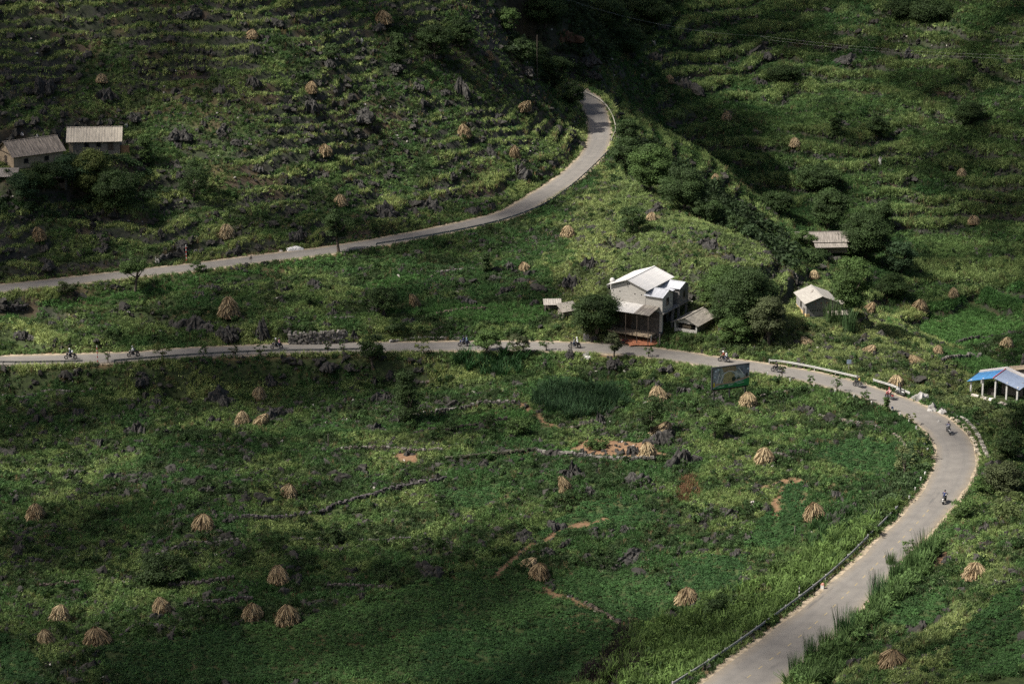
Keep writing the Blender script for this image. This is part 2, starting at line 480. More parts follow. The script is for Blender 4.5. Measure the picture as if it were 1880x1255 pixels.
# ------------------------------------------------------------------ ground
gy_, gx_ = np.gradient(ZF, ys, xs)
SLOPE = np.hypot(gx_, gy_)
dirtG, cropG = zones(GX.ravel(), GY.ravel())
dirtG = dirtG.reshape(GX.shape)
nearroad = (1-sstep(.2, 1.6, np.minimum(DL, DU)-.7))*.8
rockG = sstep(.55, 1.1, SLOPE)*(.4+.6*vnoise(GX/4, GY/4, 55))*np.where((DL < 10) & (GY < 440), .15, 1)
soil = sstep(.60, .74, fbm(GX/7, GY/7, 44))*.5*np.where((DL < 10) & (GY < 440), 0, 1)
VC = np.stack([np.maximum(np.maximum(dirtG, nearroad), soil*.6), np.clip(rockG, 0, 1), fbm(GX/22, GY/22, 45), np.ones_like(GX)], -1)
ny, nx = GX.shape
me = bpy.data.meshes.new('ground')
idx = np.arange(ny*nx).reshape(ny, nx)
F = np.stack([idx[:-1, :-1], idx[:-1, 1:], idx[1:, 1:], idx[1:, :-1]], -1).reshape(-1, 4)
me.vertices.add(ny*nx); me.vertices.foreach_set('co', np.stack([GX, GY, ZF], -1).reshape(-1).astype(np.float32))
me.loops.add(F.size); me.loops.foreach_set('vertex_index', F.ravel().astype(np.int32))
me.polygons.add(len(F)); me.polygons.foreach_set('loop_start', np.arange(0, F.size, 4, dtype=np.int32))
me.polygons.foreach_set('use_smooth', np.ones(len(F), bool))
me.update(calc_edges=True)
at = me.attributes.new('zone', 'FLOAT_COLOR', 'POINT'); at.data.foreach_set('color', VC.reshape(-1).astype(np.float32))
gm = bpy.data.materials.new('meadow soil')
nt, N, P = nodes(gm)
za = N.new('ShaderNodeAttribute'); za.attribute_name = 'zone'
sp = N.new('ShaderNodeSeparateColor'); nt.links.new(za.outputs['Color'], sp.inputs[0])
geo = N.new('ShaderNodeNewGeometry')
def noise(scale, det=6):
    n = N.new('ShaderNodeTexNoise'); n.inputs['Scale'].default_value = scale; n.inputs['Detail'].default_value = det
    nt.links.new(geo.outputs['Position'], n.inputs['Vector']); return n.outputs['Fac']
def ramp(fac, p0, c0, p1, c1):
    r = N.new('ShaderNodeValToRGB'); e = r.color_ramp.elements
    e[0].position, e[1].position = p0, p1; e[0].color, e[1].color = (*c0, 1), (*c1, 1)
    nt.links.new(fac, r.inputs[0]); return r.outputs[0]
def mixc(f, a, b):
    m = N.new('ShaderNodeMix'); m.data_type = 'RGBA'
    nt.links.new(f, m.inputs[0]); nt.links.new(a, m.inputs[6]); nt.links.new(b, m.inputs[7]); return m.outputs[2]
grassc = ramp(noise(1.7), .35, (.020, .030, .010), .7, (.045, .064, .020))
dirtc = ramp(noise(2.3), .3, (.105, .055, .030), .7, (.175, .112, .065))
rockc = ramp(noise(1.1), .35, (.024, .022, .021), .75, (.055, .05, .048))
c = mixc(sp.outputs[1], grassc, rockc)
c = mixc(sp.outputs[0], c, dirtc)
nt.links.new(c, P.inputs['Base Color']); P.inputs['Roughness'].default_value = .95; P.inputs['Specular IOR Level'].default_value = .2
me.materials.append(gm)
ground = link('ground', me); tag(ground, kind='structure')

# ------------------------------------------------------------------ roads
asph = bpy.data.materials.new('weathered asphalt')
nt, N, P = nodes(asph); geo = N.new('ShaderNodeNewGeometry')
uvn = N.new('ShaderNodeUVMap'); 
sep = N.new('ShaderNodeSeparateXYZ'); nt.links.new(uvn.outputs[0], sep.inputs[0])
wv = N.new('ShaderNodeMath'); wv.operation = 'ABSOLUTE'; nt.links.new(sep.outputs[0], wv.inputs[0])
edge = N.new('ShaderNodeMapRange'); edge.inputs[1].default_value, edge.inputs[2].default_value = .62, 1.0; nt.links.new(wv.outputs[0], edge.inputs[0])
base = ramp(noise(.55, 8), .3, (.116, .106, .094), .72, (.152, .139, .122))
fine = ramp(noise(9.0, 4), .3, (.92, .92, .92), .7, (1.0, 1.0, 1.0))
mu = N.new('ShaderNodeMix'); mu.data_type = 'RGBA'; mu.blend_type = 'MULTIPLY'; mu.inputs[0].default_value = 1
nt.links.new(base, mu.inputs[6]); nt.links.new(fine, mu.inputs[7])
dust = ramp(noise(1.2), .3, (.155, .122, .080), .7, (.22, .178, .12))
em = N.new('ShaderNodeMath'); em.operation = 'MULTIPLY'; nt.links.new(edge.outputs[0], em.inputs[0]); nt.links.new(noise(1.6), em.inputs[1])
trk = N.new('ShaderNodeMapRange'); trk.interpolation_type = 'SMOOTHSTEP'; trk.inputs[1].default_value, trk.inputs[2].default_value, trk.inputs[3].default_value, trk.inputs[4].default_value = .0, .16, .22, .0
ta = N.new('ShaderNodeMath'); ta.operation = 'SUBTRACT'; ta.inputs[1].default_value = .42; nt.links.new(wv.outputs[0], ta.inputs[0]); tb = N.new('ShaderNodeMath'); tb.operation = 'ABSOLUTE'; nt.links.new(ta.outputs[0], tb.inputs[0]); nt.links.new(tb.outputs[0], trk.inputs[0])
worn = N.new('ShaderNodeRGB'); worn.outputs[0].default_value = (.085, .08, .074, 1)
asp2 = mixc(trk.outputs[0], mu.outputs[2], worn.outputs[0])
cc = mixc(em.outputs[0], asp2, dust)
patchf = N.new('ShaderNodeMapRange'); patchf.inputs[1].default_value, patchf.inputs[2].default_value = .66, .70
pn = N.new('ShaderNodeMapping'); pn.inputs['Scale'].default_value = (.35, 1, 1); 
wn = N.new('ShaderNodeTexNoise'); wn.inputs['Scale'].default_value = 1.0; wn.inputs['Detail'].default_value = 3
cmb = N.new('ShaderNodeCombineXYZ'); s2 = N.new('ShaderNodeMath'); s2.operation = 'MULTIPLY'; s2.inputs[1].default_value = 1.6; nt.links.new(sep.outputs[0], s2.inputs[0])
s3 = N.new('ShaderNodeMath'); s3.operation = 'MULTIPLY'; s3.inputs[1].default_value = .07; nt.links.new(sep.outputs[1], s3.inputs[0])
nt.links.new(s2.outputs[0], cmb.inputs[0]); nt.links.new(s3.outputs[0], cmb.inputs[1]); nt.links.new(cmb.outputs[0], wn.inputs['Vector'])
nt.links.new(wn.outputs['Fac'], patchf.inputs[0])
dk = N.new('ShaderNodeRGB'); dk.outputs[0].default_value = (.075, .071, .066, 1)
pm = N.new('ShaderNodeMath'); pm.operation = 'MULTIPLY'; pm.inputs[1].default_value = .7; nt.links.new(patchf.outputs[0], pm.inputs[0])
cc = mixc(pm.outputs[0], cc, dk.outputs[0])
nt.links.new(cc, P.inputs['Base Color']); P.inputs['Roughness'].default_value = .9
gravel = mat('dusty verge gravel', (.19, .15, .098), .95, .3, 1.4, c2=(.26, .21, .145))
def ribbon(name, P, hwl, hwr, z, m, jit=0.0, seed=0, cols=5):
    T = np.gradient(P, axis=0); T /= np.linalg.norm(T, axis=1)[:, None]
    Nn = np.stack([-T[:, 1], T[:, 0]], 1); n = len(P); s = np.arange(n)*1.0
    L = hwl+jit*(fbm(s/4.0, s*0+seed, 90)-.5)*2; Rr = hwr+jit*(fbm(s/4.0, s*0+seed+40, 91)-.5)*2
    v, uv = [], []
    for k in range(cols):
        u = -1+2*k/(cols-1)
        off = np.where(u < 0, u*L, u*Rr)
        v.append(np.c_[P+Nn*off[:, None], np.full(n, z)+(1-u*u)*.05]); uv.append(np.c_[np.full(n, u), s])
    V = np.stack(v, 1).reshape(-1, 3); UV = np.stack(uv, 1).reshape(-1, 2)
    f = []
    for i in range(n-1):
        for k in range(cols-1):
            a = i*cols+k; f.append((a, a+cols, a+cols+1, a+1))
    me = bpy.data.meshes.new(name); me.from_pydata(V.tolist(), [], f); me.materials.append(m)
    ul = me.uv_layers.new(name='UVMap'); li = np.zeros(len(me.loops), np.int32); me.loops.foreach_get('vertex_index', li)
    ul.data.foreach_set('uv', UV[li].astype(np.float32).ravel())
    me.polygons.foreach_set('use_smooth', [True]*len(f))
    if me.polygons[0].normal.z < 0: me.flip_normals()
    return tag(link(name, me), kind='structure')
def lower_at(px, py):
    p = on_z(px, py, ZL)[:2]; return int(np.argmin(((lower-p)**2).sum(1)))
bq = [lower_at(1660, 742), lower_at(1760, 870)]; bi = np.arange(len(lower)); bend = sstep(bq[0]-8, bq[0]+6, bi)*(1-sstep(bq[1]-2, bq[1]+10, bi))
ribbon('road_shoulder', lower, hwL+.95, hwL+.95+1.0*bend, ZL-.03, gravel, .35, 1)
ribbon('road', lower, hwL, hwL, ZL+.004, asph, .30, 2, 9)
ribbon('road_shoulder', upper, hwU+.8, hwU+.8, ZU-.03, gravel, .3, 3)
ribbon('road', upper, hwU, hwU, ZU+.004, asph, .28, 4, 9)
# yellow centre dashes on the near stretch
yel = mat('worn yellow paint', (.22, .175, .095), .85, .35, 6)
mk = MB()
i0, i1 = lower_at(1700, 935), len(lower)-2
s = i0
while s < i1:
    a, b = lower[int(s)], lower[int(s)+1]; t = (b-a)/np.linalg.norm(b-a); n_ = np.array([-t[1], t[0]])*.075
    e = a+t*1.0
    z = ZL+.05+.009
    mk.add([(*(a-n_), z), (*(e-n_), z), (*(e+n_), z), (*(a+n_), z)], [(0, 1, 2, 3)], yel)
    s += 2.75
tag(mk.build('road_marking'), kind='structure')

# ------------------------------------------------------------------ clouds: unseen puffs added between the sun and the land, spread to shape sun and shade
LIGHTS = [(1620,655,170,70,.45),(780,210,380,200,.90),(1300,470,320,180,.9),(1560,740,330,170,.95),(1480,960,300,180,.72),(250,880,360,85,.55),(1000,880,300,120,.42),(1640,260,330,190,.04),(1740,1080,190,230,.65),(1120,230,120,110,.5),(1800,560,160,140,.15)]
DARKS = [(1560,180,430,230,.07),(0,1255,500,230,.14),(1880,0,260,130,.35),(1880,1255,240,160,.12),(1060,20,330,110,.35),(80,350,320,170,.15),(330,715,520,80,.16),(0,0,250,150,.12),(900,1255,500,120,.04),(500,600,500,60,.05)]  # extra cloud cover; the corner entries imitate a lens vignette
def cover(px, py):
    c = np.full(px.shape, .66)
    for x, y, sx, sy, a in LIGHTS: c = c-a*np.exp(-((px-x)/sx)**2-((py-y)/sy)**2)
    for x, y, sx, sy, a in DARKS: c = c+a*np.exp(-((px-x)/sx)**2-((py-y)/sy)**2)
    return np.clip(c, 0, .86)
HC, RP = 1500.0, 7.0
n = 22000
gx, gyv = rng.uniform(-190, 240, n), rng.uniform(230, 830, n)
gzv = hz(gx, gyv); px, py, _ = project(gx, gyv, gzv)
lam = -np.log(1-cover(px, py))
area = 430*600*S[2]                                           # puffs are round seen along the sun, their shade stretches on the ground
keepp = rng.random(n) < lam*area/(n*math.pi*RP*RP*.92)
cp = np.stack([gx, gyv, gzv], 1)[keepp]
cp = cp+S[None]*((HC+rng.uniform(-60, 60, len(cp)))/S[2])[:, None]
white = mat('cloud white', (.85, .85, .85), 1.0, .03, .01)
bmx = bmesh.new(); bmesh.ops.create_icosphere(bmx, subdivisions=2, radius=1); iv = np.array([v.co[:] for v in bmx.verts]); jf = np.array([[v.index for v in f.verts] for f in bmx.faces]); bmx.free()
cell = (np.floor((cp[:, 0]-cp[:, 0].min())/150)*10+np.floor((cp[:, 1]-cp[:, 1].min())/210)).astype(int)
for cid in np.unique(cell):
    q = cp[cell == cid]
    if len(q) < 3: continue
    V, Ff = [], []
    for i, p in enumerate(q):
        r = RP*rng.uniform(.75, 1.25)
        V.append(iv*r*np.array([1, 1, .95])+p); Ff.append(jf+len(iv)*i)
    V = np.vstack(V); Ff = np.vstack(Ff); c0 = q.mean(0)
    me = bpy.data.meshes.new('shade_cloud'); me.from_pydata((V-c0).tolist(), [], Ff.tolist()); me.materials.append(white)
    me.polygons.foreach_set('use_smooth', [True]*len(Ff))
    tag(link('shade_cloud', me, loc=c0), kind='structure')

# ------------------------------------------------------------------ low vegetation (uncountable): points on the ground carrying small plants
leafm = attr_mat('plant leaves', .8, .3, True)
def blades(seed, n=16, h=.5, spread=.35, w=.035, bend=.5, segs=2):
    g = np.random.default_rng(seed); out = []
    for i in range(n):
        a = g.uniform(0, 2*math.pi); r = spread*math.sqrt(g.random())*.7
        b = np.array([r*math.cos(a), r*math.sin(a), -.05]); d = g.uniform(0, 2*math.pi) if g.random() < .3 else a
        dr = np.array([math.cos(d), math.sin(d), 0]); hh = h*g.uniform(.6, 1.15); bd = bend*g.uniform(.3, 1.1)*hh
        sd = np.array([-math.sin(d+g.uniform(-.8, .8)), math.cos(d), 0]); ww = w*g.uniform(.7, 1.3)
        pts = [b+dr*bd*(t**2)+np.array([0, 0, (hh+.05)*(t-.18*bend*t*t)]) for t in np.linspace(0, 1, segs+1)]
        for k in range(segs):
            w0, w1 = ww*(1-.75*k/segs), ww*(1-.75*(k+1)/segs)
            out.append([pts[k]-sd*w0, pts[k]+sd*w0, pts[k+1]+sd*w1, pts[k+1]-sd*w1])
    return np.array(out)
def leafy(seed, n=24, r=.4, h=.4, s=.11, flat=.5):
    g = np.random.default_rng(seed); out = []
    for i in range(n):
        a = g.uniform(0, 2*math.pi); q = math.sqrt(g.random()); z = h*(1-.75*q*q)*g.uniform(.45, 1.05)
        c = np.array([r*q*math.cos(a), r*q*math.sin(a), z])
        nn = np.array([math.cos(a)*q, math.sin(a)*q, flat+.4])+g.normal(0, .45, 3); nn /= np.linalg.norm(nn)
        t = np.cross(nn, g.normal(0, 1, 3)); t /= np.linalg.norm(t); b = np.cross(nn, t); ss = s*g.uniform(.6, 1.4)
        out.append([c-t*ss-b*ss*.25, c-b*ss*.6, c+t*ss, c+b*ss*.6])
    return np.array(out)
def bushy(seed, n=80, r=.8, h=1.1, s=.13):
    g = np.random.default_rng(seed); out = []
    cl = [(g.uniform(-.5, .5)*r, g.uniform(-.5, .5)*r, h*g.uniform(.35, .75), r*g.uniform(.35, .6)) for _ in range(5)]
    for i in range(n):
        c0 = cl[g.integers(5)]; d = g.normal(0, 1, 3); d /= np.linalg.norm(d); d[2] = abs(d[2])*1.1-.25
        c = np.array(c0[:3])+d*c0[3]*g.uniform(.75, 1.05); c[2] = max(c[2], .02)
        nn = d+g.normal(0, .5, 3); nn /= np.linalg.norm(nn); t = np.cross(nn, g.normal(0, 1, 3)); t /= np.linalg.norm(t); b = np.cross(nn, t); ss = s*g.uniform(.6, 1.4)
        out.append([c-t*ss-b*ss*.2, c-b*ss*.65, c+t*ss, c+b*ss*.65])
    return np.array(out)
protos = []
def proto(q, kind):
    me = quads_mesh('%s_%02d' % (kind, len(protos)), q, leafm)
    protos.append(bpy.data.objects.new('%02d_%s' % (len(protos), kind), me))
for s in range(3): proto(blades(10+s), 'grass')                                             # 0-2 grass
for s in range(3): proto(leafy(20+s), 'weed')                                               # 3-5 broad weeds
for s in range(2): proto(leafy(30+s, 26, .42, .30, .10, 1.0), 'crop')                       # 6-7 low crop
for s in range(3): proto(bushy(40+s), 'bush')                                               # 8-10 small shrubs
for s in range(2): proto(blades(50+s, 12, 1.5, .35, .055, .55, 3), 'tallgrass')             # 11-12 maize, cane
for s in range(2): proto(blades(60+s, 18, .6, .5, .022, .35), 'dry')                        # 13-14 dry weeds
for s in range(1): proto(leafy(70+s, 14, .38, .42, .045, 1.2), 'flower')                    # 15 pale flower heads

def scatter(name, xyz, idx, scl, col, objs, tilt=.18, label=None):
    pc = bpy.data.collections.new(name+' kinds')
    for o in objs: pc.objects.link(o)
    me = bpy.data.meshes.new(name); n = len(xyz)
    me.vertices.add(n); me.vertices.foreach_set('co', xyz.reshape(-1).astype(np.float32))
    rot = np.stack([rng.normal(0, tilt, n), rng.normal(0, tilt, n), rng.uniform(0, 6.283, n)], 1)
    for nm, ty, key, d in (('idx', 'INT', 'value', idx.astype(np.int32)), ('scl', 'FLOAT_VECTOR', 'vector', scl), ('rot', 'FLOAT_VECTOR', 'vector', rot)):
        a = me.attributes.new(nm, ty, 'POINT'); a.data.foreach_set(key, d.ravel() if ty == 'INT' else d.reshape(-1).astype(np.float32))
    a = me.attributes.new('col', 'FLOAT_COLOR', 'POINT'); a.data.foreach_set('color', np.c_[col, np.ones(n)].astype(np.float32).ravel())
    o = link(name, me); tag(o, kind='stuff', label=label)
    gt = bpy.data.node_groups.new(name+' plants', 'GeometryNodeTree')
    gt.interface.new_socket('Geometry', in_out='INPUT', socket_type='NodeSocketGeometry'); gt.interface.new_socket('Geometry', in_out='OUTPUT', socket_type='NodeSocketGeometry')
    N = gt.nodes; gi, go = N.new('NodeGroupInput'), N.new('NodeGroupOutput'); ip = N.new('GeometryNodeInstanceOnPoints')
    ci = N.new('GeometryNodeCollectionInfo'); ci.inputs[0].default_value = pc; ci.inputs[1].default_value = True; ci.inputs[2].default_value = True
    def na(nm, ty):
        q = N.new('GeometryNodeInputNamedAttribute'); q.data_type = ty; q.inputs[0].default_value = nm; return q.outputs[0]
    L = gt.links
    L.new(gi.outputs[0], ip.inputs['Points']); L.new(ci.outputs[0], ip.inputs['Instance']); ip.inputs['Pick Instance'].default_value = True
    L.new(na('idx', 'INT'), ip.inputs['Instance Index']); L.new(na('rot', 'FLOAT_VECTOR'), ip.inputs['Rotation']); L.new(na('scl', 'FLOAT_VECTOR'), ip.inputs['Scale'])
    L.new(ip.outputs[0], go.inputs[0])
    md = o.modifiers.new('plants', 'NODES'); md.node_group = gt
    return o

# random points over the land in view (with a margin), thinner with distance
NPT = 1200000
X = rng.uniform(-150, 190, NPT); Y = 270+(rng.random(NPT)**1.25)*560
X2 = rng.uniform(-150, 190, 900000); Y2 = rng.uniform(430, 800, 900000)
f2, k2 = bil(xs, ys, FR, X2, Y2), bil(xs, ys, TERR, X2, Y2)
m2 = (k2 > .30) & ((f2 > .76) | (f2 < .16)) & (vnoise(X2/3.5, Y2/3.5, 88) > .30) & (rng.random(900000) < .8)
X3 = rng.uniform(-110, 70, 160000); Y3 = rng.uniform(330, 440, 160000); m3 = bil(xs, ys, DL, X3, Y3) < 7
X2, Y2, m2 = np.r_[X2, X3], np.r_[Y2, Y3], np.r_[m2, m3]; X, Y = np.r_[X, X2[m2]], np.r_[Y, Y2[m2]]; NPT = len(X)
Zp = hz(X, Y); ppx, ppy, dep = project(X, Y, Zp)
vis = (ppx > -430) & (ppx < 2330) & (ppy > -200) & (ppy < 1460) & ((ppx > -60) & (ppx < 1960) | (rng.random(NPT) < .6))
dl, du = bil(xs, ys, DL, X, Y), bil(xs, ys, DU, X, Y)
vis &= (dl > .40+.85*rng.random(NPT)) & (du > .35+.75*rng.random(NPT))
for c, r, bl in PADW: vis &= np.hypot(X-c[0], Y-c[1]) > r*(.48+.14*rng.random(NPT))
sl = bil(xs, ys, SLOPE, X, Y)
vis &= rng.random(NPT) < np.clip(1.25-.65*sl, .3, 1)
X, Y, Zp, ppx, ppy, dep, dl, du, sl = [a[vis] for a in (X, Y, Zp, ppx, ppy, dep, dl, du, sl)]
dirt, crop = zones(X, Y); cid = CROPID[0]
k = rng.random(len(X)) > dirt*1.05
X, Y, Zp, ppx, ppy, dep, dl, du, sl, crop, cid = [a[k] for a in (X, Y, Zp, ppx, ppy, dep, dl, du, sl, crop, cid)]
n = len(X)
far = sstep(470, 700, dep)
pat, pat2, pat3 = fbm(X/16, Y/16, 101), fbm(X/5, Y/5, 102), fbm(X/2.2, Y/2.2, 103)
u = rng.random(n)
idx = np.where(u < .58, rng.integers(0, 3, n), rng.integers(3, 6, n))
scl = rng.uniform(.7, 1.35, n)*(1+.7*far)
# base colours: yellow-green weeds, mid green, deep green
yel_, mid, deep = np.array([.178, .220, .074]), np.array([.098, .160, .046]), np.array([.038, .088, .024])
ter_f, ter_k = bil(xs, ys, FR, X, Y), bil(xs, ys, TERR, X, Y)
w1 = sstep(.40, .62, pat*.6+pat2*.4)[:, None]
colr = deep*(1-w1)+mid*w1
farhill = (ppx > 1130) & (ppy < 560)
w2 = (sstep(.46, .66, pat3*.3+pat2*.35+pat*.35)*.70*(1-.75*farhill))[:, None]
terf = bil(xs, ys, TERF, X, Y)*sstep(.50, .60, ter_f)*(1-sstep(.84, .92, ter_f))
colr = colr*(1-w2)+yel_*w2
jx, jy = 90*(fbm(X/5, Y/5, 161)-.5)*(ppx < 1150)+20*(pat3-.5), 30*(pat3-.5)
spur = inpoly(ppx+jx, ppy+jy, [(1010,640),(1040,400),(1110,300),(1230,330),(1500,520),(1800,705),(1830,770),(1720,738),(1600,703),(1480,662),(1350,638),(1290,600)])
sp_w = (spur*.58)[:, None]; colr = colr*(1-sp_w)+np.array([.235, .265, .095])*sp_w  # pale weeds of the spur, with its sunlit brightness mixed into the colour
rgt = (ppx > 1560) & (ppy > 900) & (dl > 0)
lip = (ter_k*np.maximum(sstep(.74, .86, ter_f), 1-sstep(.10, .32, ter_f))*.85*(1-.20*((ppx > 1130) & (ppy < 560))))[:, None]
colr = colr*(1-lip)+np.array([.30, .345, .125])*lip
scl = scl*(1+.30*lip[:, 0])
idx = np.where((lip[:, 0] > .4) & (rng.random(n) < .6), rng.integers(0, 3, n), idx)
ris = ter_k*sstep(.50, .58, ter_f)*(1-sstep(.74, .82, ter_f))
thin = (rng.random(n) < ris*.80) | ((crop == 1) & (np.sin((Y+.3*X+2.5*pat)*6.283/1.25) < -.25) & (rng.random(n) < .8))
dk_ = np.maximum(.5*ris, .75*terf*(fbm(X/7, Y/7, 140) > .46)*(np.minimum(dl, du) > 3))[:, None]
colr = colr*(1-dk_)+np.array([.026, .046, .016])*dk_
scrub = ((1-sstep(.36, .46, fbm(X/4.2, Y/3.0, 150)))*.85*(crop == 0)*(1-.15*spur)*(1-lip[:, 0])*(1-.35*farhill))[:, None]
colr = colr*(1-scrub)+np.array([.022, .040, .013])*scrub
# dry browns
dry = (rng.random(n) < .02) | ((sl > .7) & (rng.random(n) < .06))
idx = np.where(dry, rng.integers(13, 15, n), idx); colr[dry] = np.array([.16, .115, .06])*rng.uniform(.6, 1.3, (dry.sum(), 1))
# flecks of pale flowers and leaves on the sunny weeds
fl = (rng.random(n) < .05*(.4+1.6*spur+1.4*rgt)*(crop == 0))
idx = np.where(fl, 15, idx); colr[fl] = np.array([.32, .34, .20])
# shrubs
sh = (rng.random(n) < .018*(1+1.2*far)*sstep(.45, .7, pat2)*2) & (crop == 0) & (np.minimum(dl, du) > 2.5)
sh |= (scrub[:, 0] > .6) & (rng.random(n) < .06) & (np.minimum(dl, du) > 2.5)
idx = np.where(sh, rng.integers(8, 11, n), idx); scl = np.where(sh, (.45+.75*rng.random(n)**2)*(1+.15*far), scl)
colr[sh] = np.array([.036, .068, .02])*rng.uniform(.7, 1.4, (sh.sum(), 1))
# crops
c1, c2 = crop == 1, crop == 2
idx = np.where(c1, rng.integers(6, 8, n), idx); scl = np.where(c1, rng.uniform(.8, 1.4, n), scl)
tone = np.clip((fbm(X/14, Y/14, 131)[:, None]-.5)*.7+np.array([.30,.85,.75,.20,.02,.10,.0,.22,.40,.05,.25,.3,.25,.3,.3])[cid][:, None], 0, 1)
colr[c1] = (np.array([.024, .062, .017])*(1-tone[c1])+np.array([.052, .105, .028])*tone[c1])*rng.uniform(.75, 1.35, (c1.sum(), 1))*(.7+.6*pat2[c1][:, None])
idx = np.where(c2, np.where(rng.random(n) < .6, rng.integers(0, 3, n), rng.integers(6, 8, n)), idx)
colr[c2] = np.array([.060, .130, .034])*rng.uniform(.7, 1.4, (c2.sum(), 1))
colr *= rng.uniform(.72, 1.30, (n, 1))
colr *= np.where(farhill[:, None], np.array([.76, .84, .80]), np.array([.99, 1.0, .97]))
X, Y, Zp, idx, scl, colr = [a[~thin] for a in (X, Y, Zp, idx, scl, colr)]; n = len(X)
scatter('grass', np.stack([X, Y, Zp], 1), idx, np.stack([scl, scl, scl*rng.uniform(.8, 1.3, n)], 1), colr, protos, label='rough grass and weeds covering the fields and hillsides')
print('PLANTS', n)

# tall cane and maize stands
def stand(name, px_poly, dens, colr, kinds, s0, s1, label, margin=0):
    P = zone_poly(px_poly); A = np.array(P)
    x0, y0 = A.min(0); x1, y1 = A.max(0); m = int((x1-x0)*(y1-y0)*dens)
    x, y = rng.uniform(x0, x1, m), rng.uniform(y0, y1, m)
    k = inpoly(x+1.5*(vnoise(x/2, y/2, 5)-.5), y+2*(vnoise(x/2, y/2, 6)-.5), P)
    k &= (bil(xs, ys, DL, x, y) > 1.1+margin) & (bil(xs, ys, DU, x, y) > 4.0) & (vnoise(x/1.6, y/1.6, 9) > .22)
    x, y = x[k], y[k]; m = len(x); s = rng.uniform(s0, s1, m)
    kk = np.array(kinds)[rng.integers(0, len(kinds), m)]
    c = np.array(colr)*rng.uniform(.6, 1.5, (m, 1))
    return scatter(name, np.stack([x, y, hz(x, y)-.03], 1), kk, np.stack([s*1.15, s*1.15, s], 1), c, [o for o in protos], .12, label)
stand('maize_field', [(830,655),(960,648),(975,672),(955,690),(840,690)], 3.2, (.024,.066,.02), [11,12], 1.0, 1.5, 'dark green maize growing along the near edge of the lower road')
stand('maize_field', [(970,725),(1010,705),(1130,712),(1150,745),(1100,768),(1040,772),(985,745)], 3.2, (.028,.062,.024), [11,12], .9, 1.3, 'tall dark maize patch in the middle of the stony field')
stand('cane_strip', [(1090,1254),(1150,1165),(1250,1130),(1400,1070),(1530,985),(1640,925),(1652,945),(1500,1070),(1370,1170),(1260,1254)], 2.6, (.080,.130,.032), [11,12,11,12,8,9], .8, 1.4, 'tall bright cane grass lining the guard rail of the near road', .5)
stand('cane_strip', [(1490,955),(1560,935),(1600,940),(1555,1000),(1480,1020)], 1.6, (.030,.068,.018), [11,12], .7, 1.2, 'dark cane grass on the bank left of the near road')
stand('cane_strip', [(1250,620),(1330,618),(1440,640),(1400,655),(1290,645)], 1.8, (.05,.075,.025), [11,8,9,10], .5, 1.0, 'weeds and maize stubble in the garden below the tin roofed house')
stand('bush_belt', [(1655,830),(1700,800),(1712,860),(1690,900),(1610,965),(1600,930),(1650,880)], 1.0, (.045,.075,.028), [8,9,10,11], .7, 1.5, 'mixed shrubs on the inside of the road bend')
stand('bush_belt', [(1775,800),(1880,740),(1880,960),(1760,960),(1740,930),(1790,880)], .55, (.075,.100,.032), [8,9,10,3,4], .8, 1.6, 'dense shrubs covering the bank outside the road bend', 2.0)
stand('bush_belt', [(1700,700),(1800,740),(1880,770),(1860,800),(1740,760)], .6, (.07,.09,.035), [8,9,10], .6, 1.1, 'pale leafy weeds below the blue roofed pavilion')
stand('cane_strip', [(1420,1262),(1462,1212),(1530,1158),(1592,1108),(1640,1060),(1692,1005),(1728,1000),(1700,1060),(1625,1125),(1565,1190),(1500,1262)], 4.0, (.060,.105,.030), [11,12,11,8,9], .8, 1.5, 'cane and shrubs along the right verge of the near road')
stand('dry_stalks', [(1232,912),(1250,880),(1278,878),(1288,905),(1262,922)], 5, (.15,.085,.045), [13,14], 1.2, 1.9, 'reddish dry stalks standing in the sunny field')
stand('dead_thicket', [(1065,1254),(1090,1225),(1150,1150),(1165,1165),(1185,1215),(1165,1254)], 4.5, (.020,.014,.014), [13,14], 1.6, 2.6, 'dark withered stalks between the cane and the crop field')
stand('bush_belt', [(930,120),(960,0),(1130,0),(1250,0),(1140,90),(1060,160),(1010,150)], .5, (.024,.040,.015), [8,9,10], 1.2, 2.6, 'dark scrub filling the gully behind the upper road')
stand('bush_belt', [(1130,300),(1180,330),(1300,410),(1420,480),(1460,500),(1440,440),(1300,340),(1180,270)], .3, (.024,.042,.015), [8,9,10], 1.4, 2.8, 'dark scrub on the shaded far side of the spur')
stand('bush_belt', [(0,330),(140,300),(260,310),(330,370),(200,400),(0,400)], .6, (.028,.052,.018), [8,9,10,3,4], .9, 1.9, 'leafy undergrowth below the two old farmhouses')

# ------------------------------------------------------------------ rocks
rockm = bpy.data.materials.new('dark karst limestone')
nt, N, P = nodes(rockm)
oi = N.new('ShaderNodeObjectInfo'); geo = N.new('ShaderNodeNewGeometry')
mp = N.new('ShaderNodeMapping'); mp.inputs['Scale'].default_value = (1, 1, .35); nt.links.new(geo.outputs['Position'], mp.inputs[0])
n1 = N.new('ShaderNodeTexNoise'); n1.inputs['Scale'].default_value = 3.2; n1.inputs['Detail'].default_value = 8; n1.inputs['Roughness'].default_value = .65; nt.links.new(mp.outputs[0], n1.inputs['Vector'])
r1 = ramp(n1.outputs['Fac'], .34, (.010, .0095, .009), .78, (.085, .081, .074))  # limestone greys pushed darker so the rocks read as shade
nt.links.new(r1, P.inputs['Base Color']); P.inputs['Roughness'].default_value = .95; P.inputs['Specular IOR Level'].default_value = .2
bp = N.new('ShaderNodeBump'); bp.inputs['Strength'].default_value = .8; bp.inputs['Distance'].default_value = .12; nt.links.new(n1.outputs['Fac'], bp.inputs['Height']); nt.links.new(bp.outputs[0], P.inputs['Normal'])
palem = mat('pale limestone', (.24, .23, .215), .9, .5, 1.6, bump=.6, obj=False)
